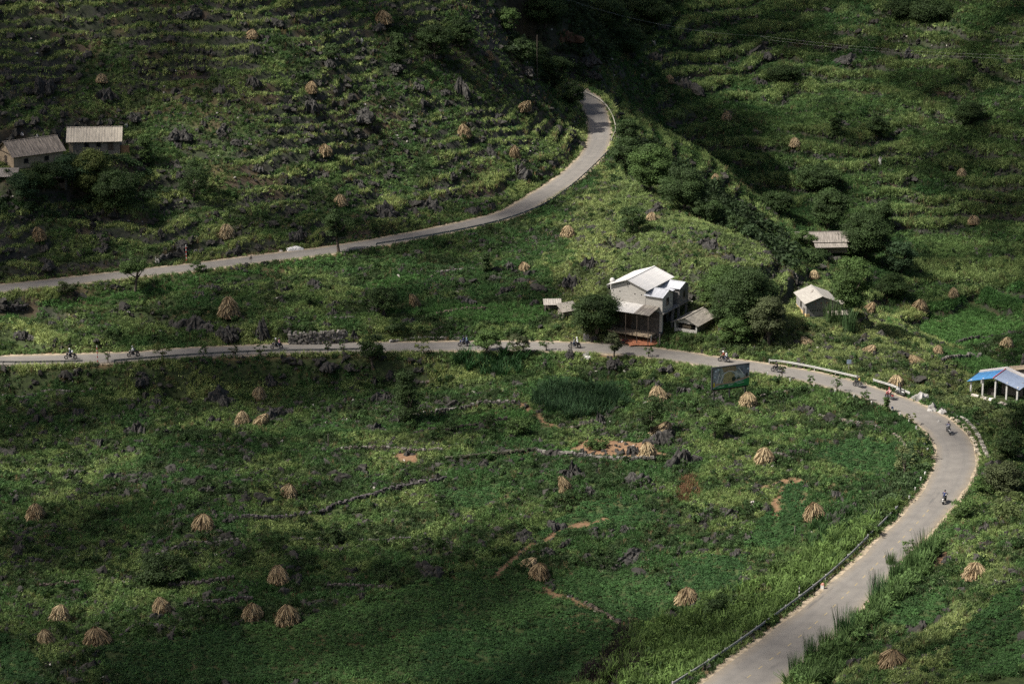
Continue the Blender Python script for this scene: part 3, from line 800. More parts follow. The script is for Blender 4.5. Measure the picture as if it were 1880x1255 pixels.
def rock_mesh(seed, spires, m, name='rock', tall=1.0, sub=3):
    """a clump of weathered limestone blades, fluted from top to bottom"""
    g = np.random.default_rng(seed)
    b = bmesh.new(); bmesh.ops.create_icosphere(b, subdivisions=sub, radius=1)
    v0 = np.array([v.co[:] for v in b.verts]); f0 = np.array([[v.index for v in f.verts] for f in b.faces]); b.free()
    V, F = [], []
    for i in range(spires):
        a = g.uniform(0, 6.28); q = 0 if i == 0 else g.uniform(.45, 1.0)
        sx, sy, sz = g.uniform(.42, .85), g.uniform(.32, .6), g.uniform(.5, 1.0)*tall*(1.15-.5*q)
        v = v0.copy(); th = np.arctan2(v[:, 1], v[:, 0])
        fl = 1+.22*np.sin(th*g.integers(3, 6)+g.uniform(0, 6))+.16*np.sin(th*g.integers(8, 15)+g.uniform(0, 6)+v[:, 2]*1.2)
        v[:, :2] *= fl[:, None]*(1-.35*np.clip(v[:, 2:3], 0, 1))
        nn = fbm(v[:, 0]*3.1+seed+i*7, v[:, 1]*3.1+v[:, 2]*2.2, seed+i, 5)-.5
        v *= 1+.85*nn[:, None]
        v[:, 2] = np.where(v[:, 2] > 0, v[:, 2], v[:, 2]*.5)
        v[:, 2] = np.minimum(v[:, 2], .62+.16*np.sin(v[:, 0]*5+i)+.14*np.sin(v[:, 1]*7+seed))*1.35
        v *= [sx, sy, sz]
        lean = g.normal(0, .16, 2); v[:, :2] += v[:, 2:3]*lean
        ca, sa = math.cos(a+g.normal(0, .5)), math.sin(a)
        nrm = math.hypot(ca, sa); ca, sa = ca/nrm, sa/nrm
        v[:, :2] = np.stack([v[:, 0]*ca-v[:, 1]*sa, v[:, 0]*sa+v[:, 1]*ca], 1)
        V.append(v+[q*math.cos(a), q*math.sin(a)*.7, 0]); F.append(f0+len(v0)*i)
    me = bpy.data.meshes.new(name); me.from_pydata(np.vstack(V).tolist(), [], np.vstack(F).tolist()); me.materials.append(m); me.update()
    return me
RK = [rock_mesh(s, 3+s % 4, rockm, sub=3) for s in range(12)]
RKP = [rock_mesh(40+s, 2+s % 3, palem, sub=2) for s in range(4)]
BIG = [rock_mesh(60+s, 5+s % 3, rockm, sub=3) for s in range(5)]
def rock(px, py, wpx, hpx, label, cat='rock', group=None, pale=False, big=False, rz=None, sink=.14):
    p = gp(px, py); d = project(*p)[2]
    s = wpx*d/FPX/2.15; h = hpx*d/FPX*(.78 if not pale else .62)
    L = RKP if pale else (BIG if big else RK)
    o = link('rock', L[int(rng.integers(len(L)))], loc=(p[0], p[1], p[2]-sink*h), rz=rng.uniform(0, 6.28) if rz is None else rz, scale=(s, s, h))
    return tag(o, label, cat, group)
# single outcrops one can point to
for a in [
 (70,158,52,36,'big fluted grey boulder on the hillside above the striped farm roof',0,1),
 (338,250,44,26,'dark rounded boulder right of the upper old farmhouse',0,1),
 (845,168,34,36,'speckled dark crag below the shrubs on the terraced hill',0,1),
 (665,215,46,26,'wide dark crag between two lit terraces on the hillside',0,1),
 (488,615,34,38,'tall dark crag at the left end of the pale retaining wall',0,1),
 (355,600,60,34,'broad dark outcrop above the lower road behind the straw stack',0,1),
 (420,612,44,30,'dark outcrop with white flecks just left of the tall crag',0,1),
 (650,622,20,28,'dark square crag closing the right end of the retaining wall',0,1),
 (400,735,60,40,'large dark crag mass left of the small straw stack',0,1),
 (600,672,46,16,'long dark outcrop under the guard rail of the lower road',0,1),
 (640,675,24,12,'dark crag beside the long outcrop below the guard rail',0,1),
 (700,728,48,26,'upright dark crag left of the tall drooping tree',0,1),
 (690,788,40,24,'dark crag at the foot of the tall drooping tree',0,1),
 (500,770,50,34,'dark crag right of the pair of straw stacks',0,1),
 (1180,885,64,34,'slanted dark slabs in the field below the bare soil patch',0,1),
 (1053,872,28,40,'upright dark crag behind the slumped straw stack',0,1),
 (1073,905,30,22,'dark boulder right of the slumped straw stack',0,1),
 (1250,850,50,40,'dark crag beside the round straw stack',0,1),
 (1225,812,60,44,'black rock heap under the leaning tree in the field',0,1),
 (1160,830,30,24,'pale brown rock at the end of the bare soil patch',0,1),
 (1098,775,26,26,'rounded brown rock at the edge of the maize patch',0,1),
 (1050,655,24,20,'dark rock with a slab on top beside the lower road',0,1),
 (1133,668,30,22,'dark rock below the feathery tree beside the lower road',0,1),
 (1195,705,40,20,'grey rocks left of the billboard straw stack',0,0),
 (1255,715,30,16,'grey rocks right of the billboard straw stack',0,0),
 (1320,735,34,14,'dark rock under the billboard',0,0),
 (1290,450,30,24,'grey block of rock on the crest above the tin roofed house',0,1),
 (1310,458,44,24,'grey crag with white faces on the spur crest',0,1),
 (1345,480,40,22,'stepped grey crag on the right slope of the spur',0,0),
 (1085,488,36,34,'dark crag on the slope left of the tin roofed house',0,1),
 (1055,520,34,30,'dark crag above the small tin shelter',0,1),
 (870,395,40,30,'dark cliff face on the cut bank of the upper road',0,1),
 (905,385,24,26,'pale streaked rock on the cut bank of the upper road',0,1),
 (720,398,60,34,'wide dark cliff above the upper road right of its tree',0,1),
 (800,385,50,40,'fluted dark cliff above the upper road',0,1),
 (1080,110,40,26,'dark shadowed crag in the gully behind the upper road',0,1),
 (1090,140,34,20,'small dark crag beside the end of the upper road',0,1),
 (1260,165,50,30,'dark outcrop on the far hillside right of the farthest straw stack',0,1),
 (1400,98,60,26,'dark crag under the power wire on the far hillside',0,1),
 (1565,110,60,24,'dark crag under the middle of the power wire',0,1),
 (1010,965,50,22,'dark rock left of the dirt footpath',0,1),
 (960,985,44,20,'dark rock above the bend of the dirt footpath',0,1),
 (1000,1015,40,20,'dark rock just above the twin straw stacks',0,1),
 (1165,1022,60,24,'dark flat outcrop above the dark bean patch',0,1),
 (1300,945,40,26,'dark upright rock in the sunny part of the field',0,1),
 (1345,945,36,22,'dark rock right of the upright rock in the sunny field',0,1),
 (1830,1072,40,14,'dark rock below the straw stack right of the near road',0,0),
 (1745,1030,30,22,'dark rock left of the straw stack right of the near road',0,0),
 (545,1065,30,18,'dark rock put in for the shadow of the straw stack beside it',0,0),  # dark mesh standing in for the stack's cast shadow
]:
    rock(*a[:5], pale=bool(a[5]), big=bool(a[6]))
for a in [(1692,735,46,26,'pale grey split boulder at the end of the bend guard rail'),(1712,752,26,26,'tall whitish boulder, left one of the pair on the outer bend'),(1731,758,36,27,'broad whitish cracked boulder, right one of the pair on the outer bend'),
          (1758,770,7,14,'small upright white stone on the outer verge of the bend'),(288,480,12,26,'white upright rock beside the upper road near the striped pole'),(665,78,12,14,'small white rock under the high straw stack'),
          (1200,82,20,14,'white rock face high in the shaded gully'),(40,246,14,12,'white streaked rock at the left edge above the farm roofs'),(70,254,12,14,'white streaked rock behind the striped farm roof'),
          (232,232,10,20,'white streaked rock right of the upper old farmhouse'),(1615,300,26,22,'pale eroded rock face on the far hillside'),(1078,652,26,12,'tan flat slab beside the dark rock on the lower road'),(1725,775,12,8,'small white stones at the foot of the boulder pair')]:
    rock(*a, pale=True)
# many alike ones, region by region
GR = [(( [(0,0),(620,0),(600,300),(260,330),(200,230),(0,230)]),46,(14,40),'dark limestone outcrop in the grass on the upper left hillside'),
      (([(620,0),(900,0),(1030,150),(1060,200),(980,330),(640,400),(600,250)]),38,(12,32),'dark limestone outcrop between the sunlit terraces above the upper road'),
      (([(0,400),(600,410),(590,445),(0,500)]),17,(14,34),'dark limestone outcrop on the bank along the upper road'),
      (([(0,600),(470,510),(1000,470),(980,610),(680,600),(0,630)]),26,(14,36),'dark limestone outcrop on the terraces between the two roads'),
      (([(0,690),(700,680),(820,760),(700,900),(0,880)]),30,(14,38),'dark limestone outcrop in the shaded field below the lower road'),
      (([(0,890),(820,860),(900,1000),(740,1070),(300,1160),(100,1160),(0,1080)]),22,(14,34),'dark limestone outcrop among the weeds of the lower field'),
      (([(830,850),(1600,850),(1640,900),(1380,1060),(1240,1030),(900,960)]),20,(12,32),'grey limestone outcrop in the sunny field inside the bend'),
      (([(1060,400),(1200,350),(1500,520),(1480,600),(1330,500),(1080,540)]),24,(10,28),'grey limestone outcrop on the sunlit spur'),
      (([(1150,30),(1880,30),(1880,500),(1640,540),(1560,380),(1250,280),(1140,180)]),24,(12,34),'dark limestone outcrop on the far hillside')]
for poly, n_, (a, b), lab in GR:
    A = np.array(poly); c_ = 0
    while c_ < n_:
        x, y = rng.uniform(A[:, 0].min(), A[:, 0].max()), rng.uniform(A[:, 1].min(), A[:, 1].max())
        if not inpoly(np.array([x]), np.array([y]), poly)[0]: continue
        p = gp(x, y)
        if min(bil(xs, ys, DL, p[:1], p[1:2])[0], bil(xs, ys, DU, p[:1], p[1:2])[0]) < 1.6: continue
        if any(np.hypot(p[0]-q[0], p[1]-q[1]) < r+1.5 for q, r, _ in PADW): continue
        if zones(p[:1], p[1:2])[1][0] and rng.random() < .85: continue
        w = a+(b-a)*rng.random()**2
        rock(x, y, w*rng.uniform(.8, 1.4), w*rng.uniform(.45, .85), lab, group=lab.replace('outcrop', 'outcrops'), pale=False)
        c_ += 1
# scree: small stones nobody could count
st = [bpy.data.objects.new('%02d_stone' % i, rock_mesh(90+i, 1+i % 3, attr_mat('stone %d' % i, .95, 0, True), sub=2)) for i in range(4)]
m = 170000
x, y = rng.uniform(-150, 190, m), rng.uniform(270, 800, m); z = hz(x, y); a, b, d_ = project(x, y, z)
dirt, crop = zones(x, y)
k = (a > -400) & (a < 2300) & (b > -200) & (b < 1400) & (bil(xs, ys, DL, x, y) > 1.2) & (bil(xs, ys, DU, x, y) > 1.0) & (crop == 0)
tf, tk = bil(xs, ys, FR, x, y), bil(xs, ys, TERR, x, y); tq = bil(xs, ys, TERF, x, y)
onr = (((tk > .25) & (fbm(x/9, y/9, 64) > .36)) | ((tq > .3) & (fbm(x/9, y/9, 65) > .50) & (rng.random(m) < .6))) & (tf > .48) & (tf < .82)
k &= (fbm(x/6, y/4, 61) > np.where((a < 1080) & (b < 440), .45, .50)) | (rng.random(m) < .05) | onr
for c, r, bl in PADW: k &= np.hypot(x-c[0], y-c[1]) > r+.5
x, y, z, a, onr = x[k], y[k], z[k], a[k], onr[k]; m = len(x)
s = rng.uniform(.10, .26, m)+.5*rng.random(m)**5; pale = rng.random(m) < .07
c = np.where(pale[:, None], np.array([.34, .315, .285]), np.array([.032, .030, .026]))*rng.uniform(.6, 1.3, (m, 1))
s = np.where(pale, np.minimum(s, .42)*.8, s*1.3*(1+.45*onr))
scatter('scree', np.stack([x, y, z+.02], 1), rng.integers(0, 4, m), np.stack([s*1.2, s*1.2, s], 1), c, st, .2, 'small dark and pale stones strewn over the fields')

# ------------------------------------------------------------------ straw stacks
strawm = attr_mat('maize straw', .9, .12)
nt = strawm.node_tree; N = nt.nodes; oi = N.new('ShaderNodeObjectInfo'); rv = ramp(oi.outputs['Random'], 0, (.58, .54, .50), 1, (1.0, 1.0, .98)); mm = N.new('ShaderNodeMix'); mm.data_type = 'RGBA'; mm.blend_type = 'MULTIPLY'; mm.inputs[0].default_value = 1
nt.links.new(N['Attribute'].outputs['Color'], mm.inputs[6]); nt.links.new(rv, mm.inputs[7])
for l_ in list(N['Attribute'].outputs['Color'].links):
    if l_.to_node != mm: nt.links.new(mm.outputs[2], l_.to_socket)
def stack_mesh(seed, slump=0.0):
    """a stook of maize stalks: a bundle tied near the top, stalks spreading to the ground"""
    g = np.random.default_rng(seed); V, C = [], []
    def strip(p0, p1, p2, w, c):
        d = np.cross(p2-p0, g.normal(0, 1, 3)); d = d/(np.linalg.norm(d)+1e-9)*w
        V.append([p0-d*.6, p0+d*.6, p1+d, p1-d]); V.append([p1-d, p1+d, p2+d*.8, p2-d*.8]); C.extend([c, c])
    for i in range(620):
        a = g.uniform(0, 6.283); lay = g.random()
        top = np.array([.10*math.cos(a), .10*math.sin(a), 1.0+g.normal(0, .05)])*[1, 1, 1]
        z0 = 1.0-.72*lay**.8*g.uniform(.5, 1.1)
        rr = .18+.40*(1-z0)**.7
        st = np.array([rr*.9*math.cos(a), rr*.9*math.sin(a), z0]) if g.random() < .65 else top
        ln = g.uniform(.25, .55)
        ze = max(st[2]-ln, g.uniform(-.05, .12)); re = (.24+.42*(1-ze)**.6)*g.uniform(.86, 1.2)*(1+.08*math.sin(3*a+seed))
        a2 = a+g.normal(0, .20)
        en = np.array([re*math.cos(a2), re*math.sin(a2), ze])
        md = (st+en)/2+np.array([math.cos(a), math.sin(a), 0])*.03*g.random()+[0, 0, .02]
        b = g.uniform(.65, 1.2); c = np.array([.42, .335, .205])*b if g.random() < .78 else np.array([.28, .205, .125])*b
        strip(st, md, en, g.uniform(.013, .03), c)
    for i in range(60):                                    # ragged tassels at the top
        a = g.uniform(0, 6.283); st = np.array([.05*math.cos(a), .05*math.sin(a), .88]); en = np.array([g.uniform(.05, .2)*math.cos(a), g.uniform(.05, .2)*math.sin(a), g.uniform(.93, 1.08)])
        strip(st, (st+en)/2, en, .014, np.array([.42, .31, .19])*g.uniform(.7, 1.1))
    n = 16                                                  # the dense core
    prof = [(.58, 0), (.54, .25), (.44, .55), (.27, .82), (.08, .96)]
    P = [[np.array([r*math.cos(6.283*k/n)*(1+.05*math.sin(k*3)), r*math.sin(6.283*k/n), z]) for k in range(n)] for r, z in prof]
    for i in range(len(prof)-1):
        for k in range(n):
            V.append([P[i][k], P[i][(k+1) % n], P[i+1][(k+1) % n], P[i+1][k]]); C.append(np.array([.17, .115, .065]))
    V = np.array(V)
    if slump: V[..., 0] += slump*V[..., 2]**1.5; V[..., 2] *= 1-.15*abs(slump)
    return quads_mesh('haystack', V, strawm, np.array(C))
SM = [stack_mesh(200+i) for i in range(7)]+[stack_mesh(220, .45), stack_mesh(221, -.4)]
STACKS = [
 (705,44,31,28,'straw stack high on the lit hillside, above the small white rock',0),(463,70,22,18,'small straw stack near the top left among grey rocks',0),
 (186,153,22,19,'brownish straw stack right of the big fluted boulder',0),(897,110,20,19,'straw stack near the shaded trees at the top of the lit hillside',0),
 (572,171,23,24,'rounded straw stack in the middle of the terraced hillside',0),(959,205,27,25,'leaning straw stack left of the far end of the upper road',7),
 (853,253,25,28,'bright straw stack above the bushy cut bank',0),(945,291,20,28,'slim straw stack just above the cut bank of the upper road',0),
 (596,286,26,24,'broad straw stack below the middle of the terraced hillside',0),(626,377,25,23,'straw stack peeking above the dark tree of the upper road',0),
 (74,441,25,28,'straw stack on the shaded bank left of the white stones, far left',0),(416,436,29,28,'straw stack above the upper road, left of the white heap',0),
 (419,583,37,44,'large tall straw stack between the two roads',0),(762,564,20,32,'thin ragged straw stack leaning on a dark rock between the roads',8),
 (1043,435,25,24,'straw stack on the spur below the curve of the upper road',0),(963,497,20,18,'small straw stack on the terraces left of the spur',0),
 (1195,409,21,22,'straw stack beside the round dark bush on the spur',0),
 (476,732,25,26,'small straw stack in the shaded field, upper one of a trio',0),(445,778,26,28,'straw stack in the shaded field, left one of a close pair',0),
 (478,780,26,30,'tilted straw stack in the shaded field, right one of a close pair',7),(1207,736,33,32,'pale straw stack left of the painted billboard',0),
 (1373,745,32,30,'brown straw stack dark on one side, just below the billboard',0),(1190,840,30,34,'pale straw stack on the edge of the bare soil patch',0),
 (1212,798,34,30,'collapsed brown straw stack under the leaning field tree',7),(1402,850,36,34,'straw stack in the sunny field inside the bend',0),
 (530,913,32,30,'broad straw stack above the long low stone wall',0),(1040,905,24,40,'slumped straw stack beside the upright dark crag',8),
 (67,952,33,34,'reddish straw stack at the far left of the lower field',0),(374,973,40,36,'wide pale straw stack left of the long low stone wall',0),
 (1494,954,38,38,'big bright straw stack near the inside of the near road',0),(513,1070,38,38,'plump straw stack with a dark rock put in for shadow at its right foot',0),
 (990,1064,38,36,'straw stack at the head of the crooked stone bank, front one of two',0),(968,1040,28,22,'small collapsed straw stack behind the one on the crooked bank',7),
 (1262,1112,42,40,'straw stack beside the dark bean patch near the cane',0),(298,1127,34,38,'upright straw stack at the left end of a low wall',0),
 (110,1137,34,33,'reddish brown straw stack in the lower left field',0),(464,1138,38,38,'straw stack at the right end of a low wall, left of a spiky one',0),
 (528,1143,44,40,'spiky straw stack with a corner sticking out to the left',0),(86,1181,30,32,'narrow straw stack at the edge of the lower left crop field',0),
 (178,1182,48,38,'widest straw stack of the lower left corner, on the crop edge',0),(1790,1062,42,36,'straw stack on the weedy slope right of the near road',0),
 (1637,1228,54,44,'largest straw stack, at the bottom right beside the near road',0),
 (1228,155,15,15,'tiny straw stack farthest up the far hillside',0),(1334,224,16,17,'tiny straw stack on the far terraces, second from the top',0),
 (1460,271,17,16,'tiny straw stack in the middle of the far hillside',0),(1315,340,15,19,'tiny straw stack close behind the dark ridge trees',0),
 (1765,327,15,16,'tiny straw stack near the right edge of the far hillside',0),(1788,414,19,16,'small straw stack right on the far hillside, below the tiny one',0),
 (1594,575,24,23,'leaning straw stack beside the big round tree in the valley',7),(1688,577,26,26,'straw stack at the end of a low wall in the far valley',0),
 (1750,550,16,20,'slim reddish straw stack in the far valley fields',0),(1848,640,20,19,'reddish straw stack beside the wall at the far right valley',0),
 (1722,651,19,20,'dull straw stack in the valley shade behind the spur',0),(1684,667,26,18,'flat straw stack on the crest of the spur',8),
 (1646,706,26,21,'round straw stack above the guard rail of the bend',0),(1594,647,24,16,'low straw stack in the scrub behind the bend road',7),
 (1495,512,18,18,'small brown straw stack just above the grey farmhouse',0),(1483,632,24,16,'dry straw bundle on the slope above the start of the bend rail',8)]
for i, (px, py, w, h, lab, k) in enumerate(STACKS):
    p = gp(px, py-1); d = project(*p)[2]; s = w*d/FPX/1.22; hh = h*d/FPX/.96*.80
    fr_ = px > 1130 and py < 680 and d > 520
    s, hh = (s*1.15, hh*1.15) if fr_ else (s, hh)
    o = link('haystack', SM[k if k else i % 7], loc=(p[0], p[1], p[2]+(.22 if fr_ else -.05)), rz=rng.uniform(0, 6.28) if not k else rng.uniform(-.4, .4), scale=(s, s, hh))
    o.rotation_euler[0], o.rotation_euler[1] = rng.normal(0, .07), rng.normal(0, .07)
    tag(o, lab, 'straw stack', 'straw stacks standing in the fields')

# ------------------------------------------------------------------ dry stone walls
wallm = attr_mat('field stone', .95, 0, noise=.5, nscale=2.5)
def wall(pts, h, label, col=(.105, .095, .088), thick=.5, stone=.34, cat='stone wall', group=None, top=None):
    W = spline([gp(x, y)[:2] for x, y in pts], .25)
    g = np.random.default_rng(len(label)*7+int(pts[0][0]))
    mb = MB(); t = np.gradient(W, axis=0); t /= np.linalg.norm(t, axis=1)[:, None]
    o0 = on_ground(*W[len(W)//2]); u = 0.0; L = len(W)*.25; h = h*.85 if h < 1.5 else h; col = tuple(.85*q for q in col)
    rows = max(1, int(round(h/(stone*.8))))
    zz = hz(W[:, 0], W[:, 1])
    zz = np.convolve(np.pad(zz, 4, 'edge'), np.ones(9)/9, 'valid')
    for r in range(rows):
        u = g.uniform(0, .3)
        while u < L-.3:
            w = stone*g.uniform(.7, 1.6); i = min(int(u/.25), len(W)-1)
            hh = stone*g.uniform(.6, 1.0); z = zz[i]+r*stone*.74-.08
            if r == rows-1 and g.random() < .25: u += w; continue
            ang = math.atan2(t[i][1], t[i][0])+g.normal(0, .12)
            M = Matrix.Translation((W[i][0]-o0[0]+g.normal(0, .05), W[i][1]-o0[1]+g.normal(0, .05), z-o0[2]))@Matrix.Rotation(ang, 4, 'Z')@Matrix.Rotation(g.normal(0, .12), 4, 'X')
            if r == 0 and h < 1.5 and vnoise(np.array([u/2.2]), np.array([.5]), len(label))[0] < .12: u += w; continue
            b = g.uniform(.35, 1.3)*(1.25 if r == rows-1 and top else 1)
            c = tuple(np.array(top if (top and r == rows-1 and g.random() < .6) else col)*b)
            q = g.uniform(-.05, .05, (8, 3))
            x0, x1, y0, y1 = -w/2, w/2, -thick/2*g.uniform(.8, 1.1), thick/2
            vv = np.array([(x0,y0,0),(x1,y0,0),(x1,y1,0),(x0,y1,0),(x0*.8,y0*.8,hh),(x1*.8,y0*.8,hh),(x1*.8,y1*.8,hh),(x0*.8,y1*.8,hh)])+q
            mb.add(vv, [(0,3,2,1),(4,5,6,7),(0,1,5,4),(1,2,6,5),(2,3,7,6),(3,0,4,7)], None, M, c)
            u += w*.92
    o = mb.build('stone_wall', wallm, loc=o0)
    return tag(o, label, cat, group)
PALE = (.105, .098, .086)
for a in [
 ([(628,827),(700,824),(760,830),(815,828)],.8,'low stone wall with a pale top and a collapsed middle in the field',(.10,.085,.07),.5,.3,PALE),
 ([(800,758),(870,746),(950,740)],1.1,'stone wall right of the tall drooping tree with a pale coping',(.075,.066,.06),.5,.34,PALE),
 ([(735,772),(760,764),(798,758)],.7,'short broken stone wall at the foot of the drooping tree',(.08,.07,.06),.5,.32,PALE),
 ([(775,704),(810,699),(848,694)],.6,'short pale stone wall on the slope under the lower road',(.12,.10,.085),.5,.3,PALE),
 ([(715,629),(760,623),(820,622.5),(872,621.5)],.7,'low whitish stone wall along the far edge of the lower road',(.17,.16,.145),.45,.32,PALE),
 ([(532,632),(570,632.5),(610,631),(640,629)],2.5,'tall pale retaining wall of rubble beside the lower road',(.145,.134,.12),.7,.4,PALE),
 ([(600,588),(625,585),(655,584)],.6,'short pale wall above the tall retaining wall',(.16,.145,.13),.5,.32,PALE),
 ([(0,730),(60,726),(130,722),(175,713)],.8,'long stone wall with whitish coping at the far left below the road',(.075,.065,.06),.5,.34,PALE),
 ([(430,957),(560,946),(700,906),(822,882)],.9,'long curving dark stone wall across the lower field',(.07,.062,.062),.5,.36,None),
 ([(660,994),(720,992),(792,983)],.8,'dark stone wall with pale stones in the middle of the lower field',(.085,.075,.075),.5,.34,None),
 ([(530,996),(570,992),(602,990)],.7,'short speckled stone wall left of the small bush in the lower field',(.10,.092,.088),.5,.32,None),
 ([(285,1022),(330,1004),(360,998),(440,991)],.7,'crooked stone wall in the lower left field, pale at its bend',(.09,.078,.072),.5,.32,PALE),
 ([(310,1078),(370,1073),(432,1064)],.9,'stone wall with a mossy top above the leftmost low wall pair',(.075,.065,.06),.5,.32,None),
 ([(75,1079),(110,1075),(150,1071)],.8,'short brown wall in the lower left field',(.085,.065,.055),.5,.3,None),
 ([(340,1114),(390,1110),(470,1104)],1.0,'dark stone wall ending at a straw stack in the lower left field',(.065,.058,.055),.5,.34,None),
 ([(222,1168),(245,1153),(285,1149),(310,1157),(332,1166)],.8,'arched dark stone wall at the lower left crop edge',(.07,.06,.06),.5,.34,None),
 ([(600,1078),(660,1077),(725,1082)],.7,'stone wall along the upper edge of the bottom crop field',(.085,.072,.065),.5,.32,None),
 ([(1050,787),(1080,777),(1100,771),(1130,766)],.7,'stone wall at the near edge of the maize patch',(.13,.11,.09),.5,.32,None),
 ([(985,830),(1030,838),(1080,842),(1140,845),(1205,846)],1.0,'stone wall below the bare soil patch, pale in its middle',(.085,.078,.072),.5,.36,PALE),
 ([(1385,732),(1420,724),(1470,713)],.6,'low sunlit stone wall right of the billboard',(.21,.185,.15),.5,.3,PALE),
 ([(1490,715),(1530,724),(1565,733)],.4,'row of pale stones below the verge of the bend road',(.24,.22,.18),.5,.3,PALE),
 ([(1500,764),(1545,772),(1600,782),(1645,803),(1666,832)],.7,'curved brown stone wall in the sunny field inside the bend',(.14,.115,.09),.5,.32,PALE),
 ([(1630,585),(1655,577),(1678,571)],.9,'dark low wall beside a straw stack in the far valley',(.09,.08,.075),.5,.4,None),
 ([(1730,666),(1800,656),(1880,651)],1.0,'long low wall in the far valley behind the blue roof',(.10,.088,.08),.5,.4,PALE),
 ([(1755,632),(1810,622),(1880,616)],1.0,'dark wall at the upper edge of the valley field far right',(.05,.048,.042),.5,.4,None),
 ([(820,846),(900,837),(990,829)],.9,'mossy dark wall left of the bare soil patch',(.055,.055,.035),.5,.34,None),
 ([(760,800),(820,794),(880,782),(935,771)],.9,'dark wall below the bright green strip in the field',(.07,.058,.05),.5,.34,None),
 ([(1420,832),(1450,842),(1480,850)],.6,'short dark wall right of the sunny field straw stack',(.10,.09,.08),.5,.32,None),
 ([(1075,1108),(1110,1128),(1140,1150)],.6,'crooked stone bank below the twin straw stacks',(.11,.085,.065),.5,.32,None),
 ([(800,501),(840,498),(875,497)],.7,'short grey wall on the terraces under the upper road rail',(.12,.11,.10),.5,.34,None),
 ([(290,480),(330,470),(380,463)],1.1,'grey terrace wall behind the striped pole of the upper road',(.09,.085,.08),.5,.36,None),
 ([(0,572),(30,570),(55,566)],1.2,'dark stone wall under the upper road at the left edge',(.055,.05,.05),.5,.36,None),
 ([(800,577),(870,568),(900,566)],.5,'thin pale wall on a terrace left of the tin shelter',(.15,.12,.09),.5,.32,None)]:
    wall(*a[:3], col=a[3], thick=a[4], stone=a[5], top=a[6])
# the low kerb wall round the outside of the bend, and the drain edge
wall([(1766,770),(1783,785),(1797,805),(1806,826),(1816,846)], .7, 'low whitish wall curving round the outside of the road bend', (.20,.18,.15), .6, .4, top=(.24,.22,.19))
wall([(1750,769),(1768,783),(1782,802),(1792,824),(1801,848)], .3, 'pale gutter kerb between the bend road and its outer wall', (.27,.23,.17), .7, .5, top=(.30,.26,.2))
wall([(1775,727),(1800,732),(1830,741),(1852,748)], .8, 'rubble wall of pale stones under the blue roofed pavilion', (.25,.22,.19), .7, .42, top=(.36,.33,.29))

# ------------------------------------------------------------------ trees and bushes
crownm = attr_mat('tree leaves', .75, .28)
bark = mat('bark', (.07, .055, .042), .95, .35, 6)
palebark = mat('pale bark', (.20, .18, .15), .95, .3, 6)
def crown_quads(g, w, h, base, kind, leaf, dens):
    """leaves gathered in clumps through the crown's volume, gaps between the clumps"""
    V, C = [], []
    if kind == 'tall': ncl = int(16+h*3)
    else: ncl = int(np.clip(14+w*h*.8, 10, 110))
    cols = {'dark': (.032, .056, .016), 'green': (.050, .086, .022), 'yellow': (.085, .105, .028), 'blue': (.034, .064, .026), 'pale': (.11, .13, .05), 'olive': (.055, .068, .028)}
    for c in range(ncl):
        for _ in range(20):
            q = g.uniform(-1, 1, 3)
            if np.linalg.norm(q) < 1: break
        q = q/np.linalg.norm(q)*np.linalg.norm(q)**.45
        if kind == 'round': pos = np.array([q[0]*w*.40, q[1]*w*.40, base+h*.5+q[2]*h*.40]); rc = w*g.uniform(.06, .20)
        elif kind == 'tall': t = g.random(); pos = np.array([q[0]*w*.30*(1.15-.7*abs(t-.4)), q[1]*w*.30, base+h*(.06+.88*t)]); rc = w*g.uniform(.16, .28)
        elif kind == 'flat': pos = np.array([q[0]*w*.44, q[1]*w*.44, base+h*(.55+.35*q[2])-(abs(q[0])**2)*h*.18]); rc = w*g.uniform(.09, .17)
        else: pos = np.array([q[0]*w*.42, q[1]*w*.42, base+h*(.5+.46*q[2])]); rc = w*g.uniform(.07, .15)      # thin
        n = int(max(14, dens*rc*rc*4*math.pi/(leaf*leaf)))
        br = g.uniform(.7, 1.35)
        d = g.normal(0, 1, (n, 3)); d /= np.linalg.norm(d, axis=1)[:, None]
        d[:, 2] = np.where(d[:, 2] < -.3, -d[:, 2]*.8, d[:, 2])
        P = pos+d*rc*(g.random((n, 1))**.45*(1+.7*g.random((n, 1))**5))*[1.1, 1.1, .75]
        nn = d+g.normal(0, .55, (n, 3))+[0, 0, .3]; nn /= np.linalg.norm(nn, axis=1)[:, None]
        t = np.cross(nn, g.normal(0, 1, (n, 3))); t /= np.linalg.norm(t, axis=1)[:, None]; b = np.cross(nn, t)
        s = leaf*g.uniform(.55, 1.3, (n, 1))
        V.append(np.stack([P-t*s-b*s*.15, P-b*s*.55, P+t*s, P+b*s*.55], 1)); C.append((br*g.uniform(.75, 1.3, (n, 1))))
    return np.concatenate(V), np.concatenate(C), cols
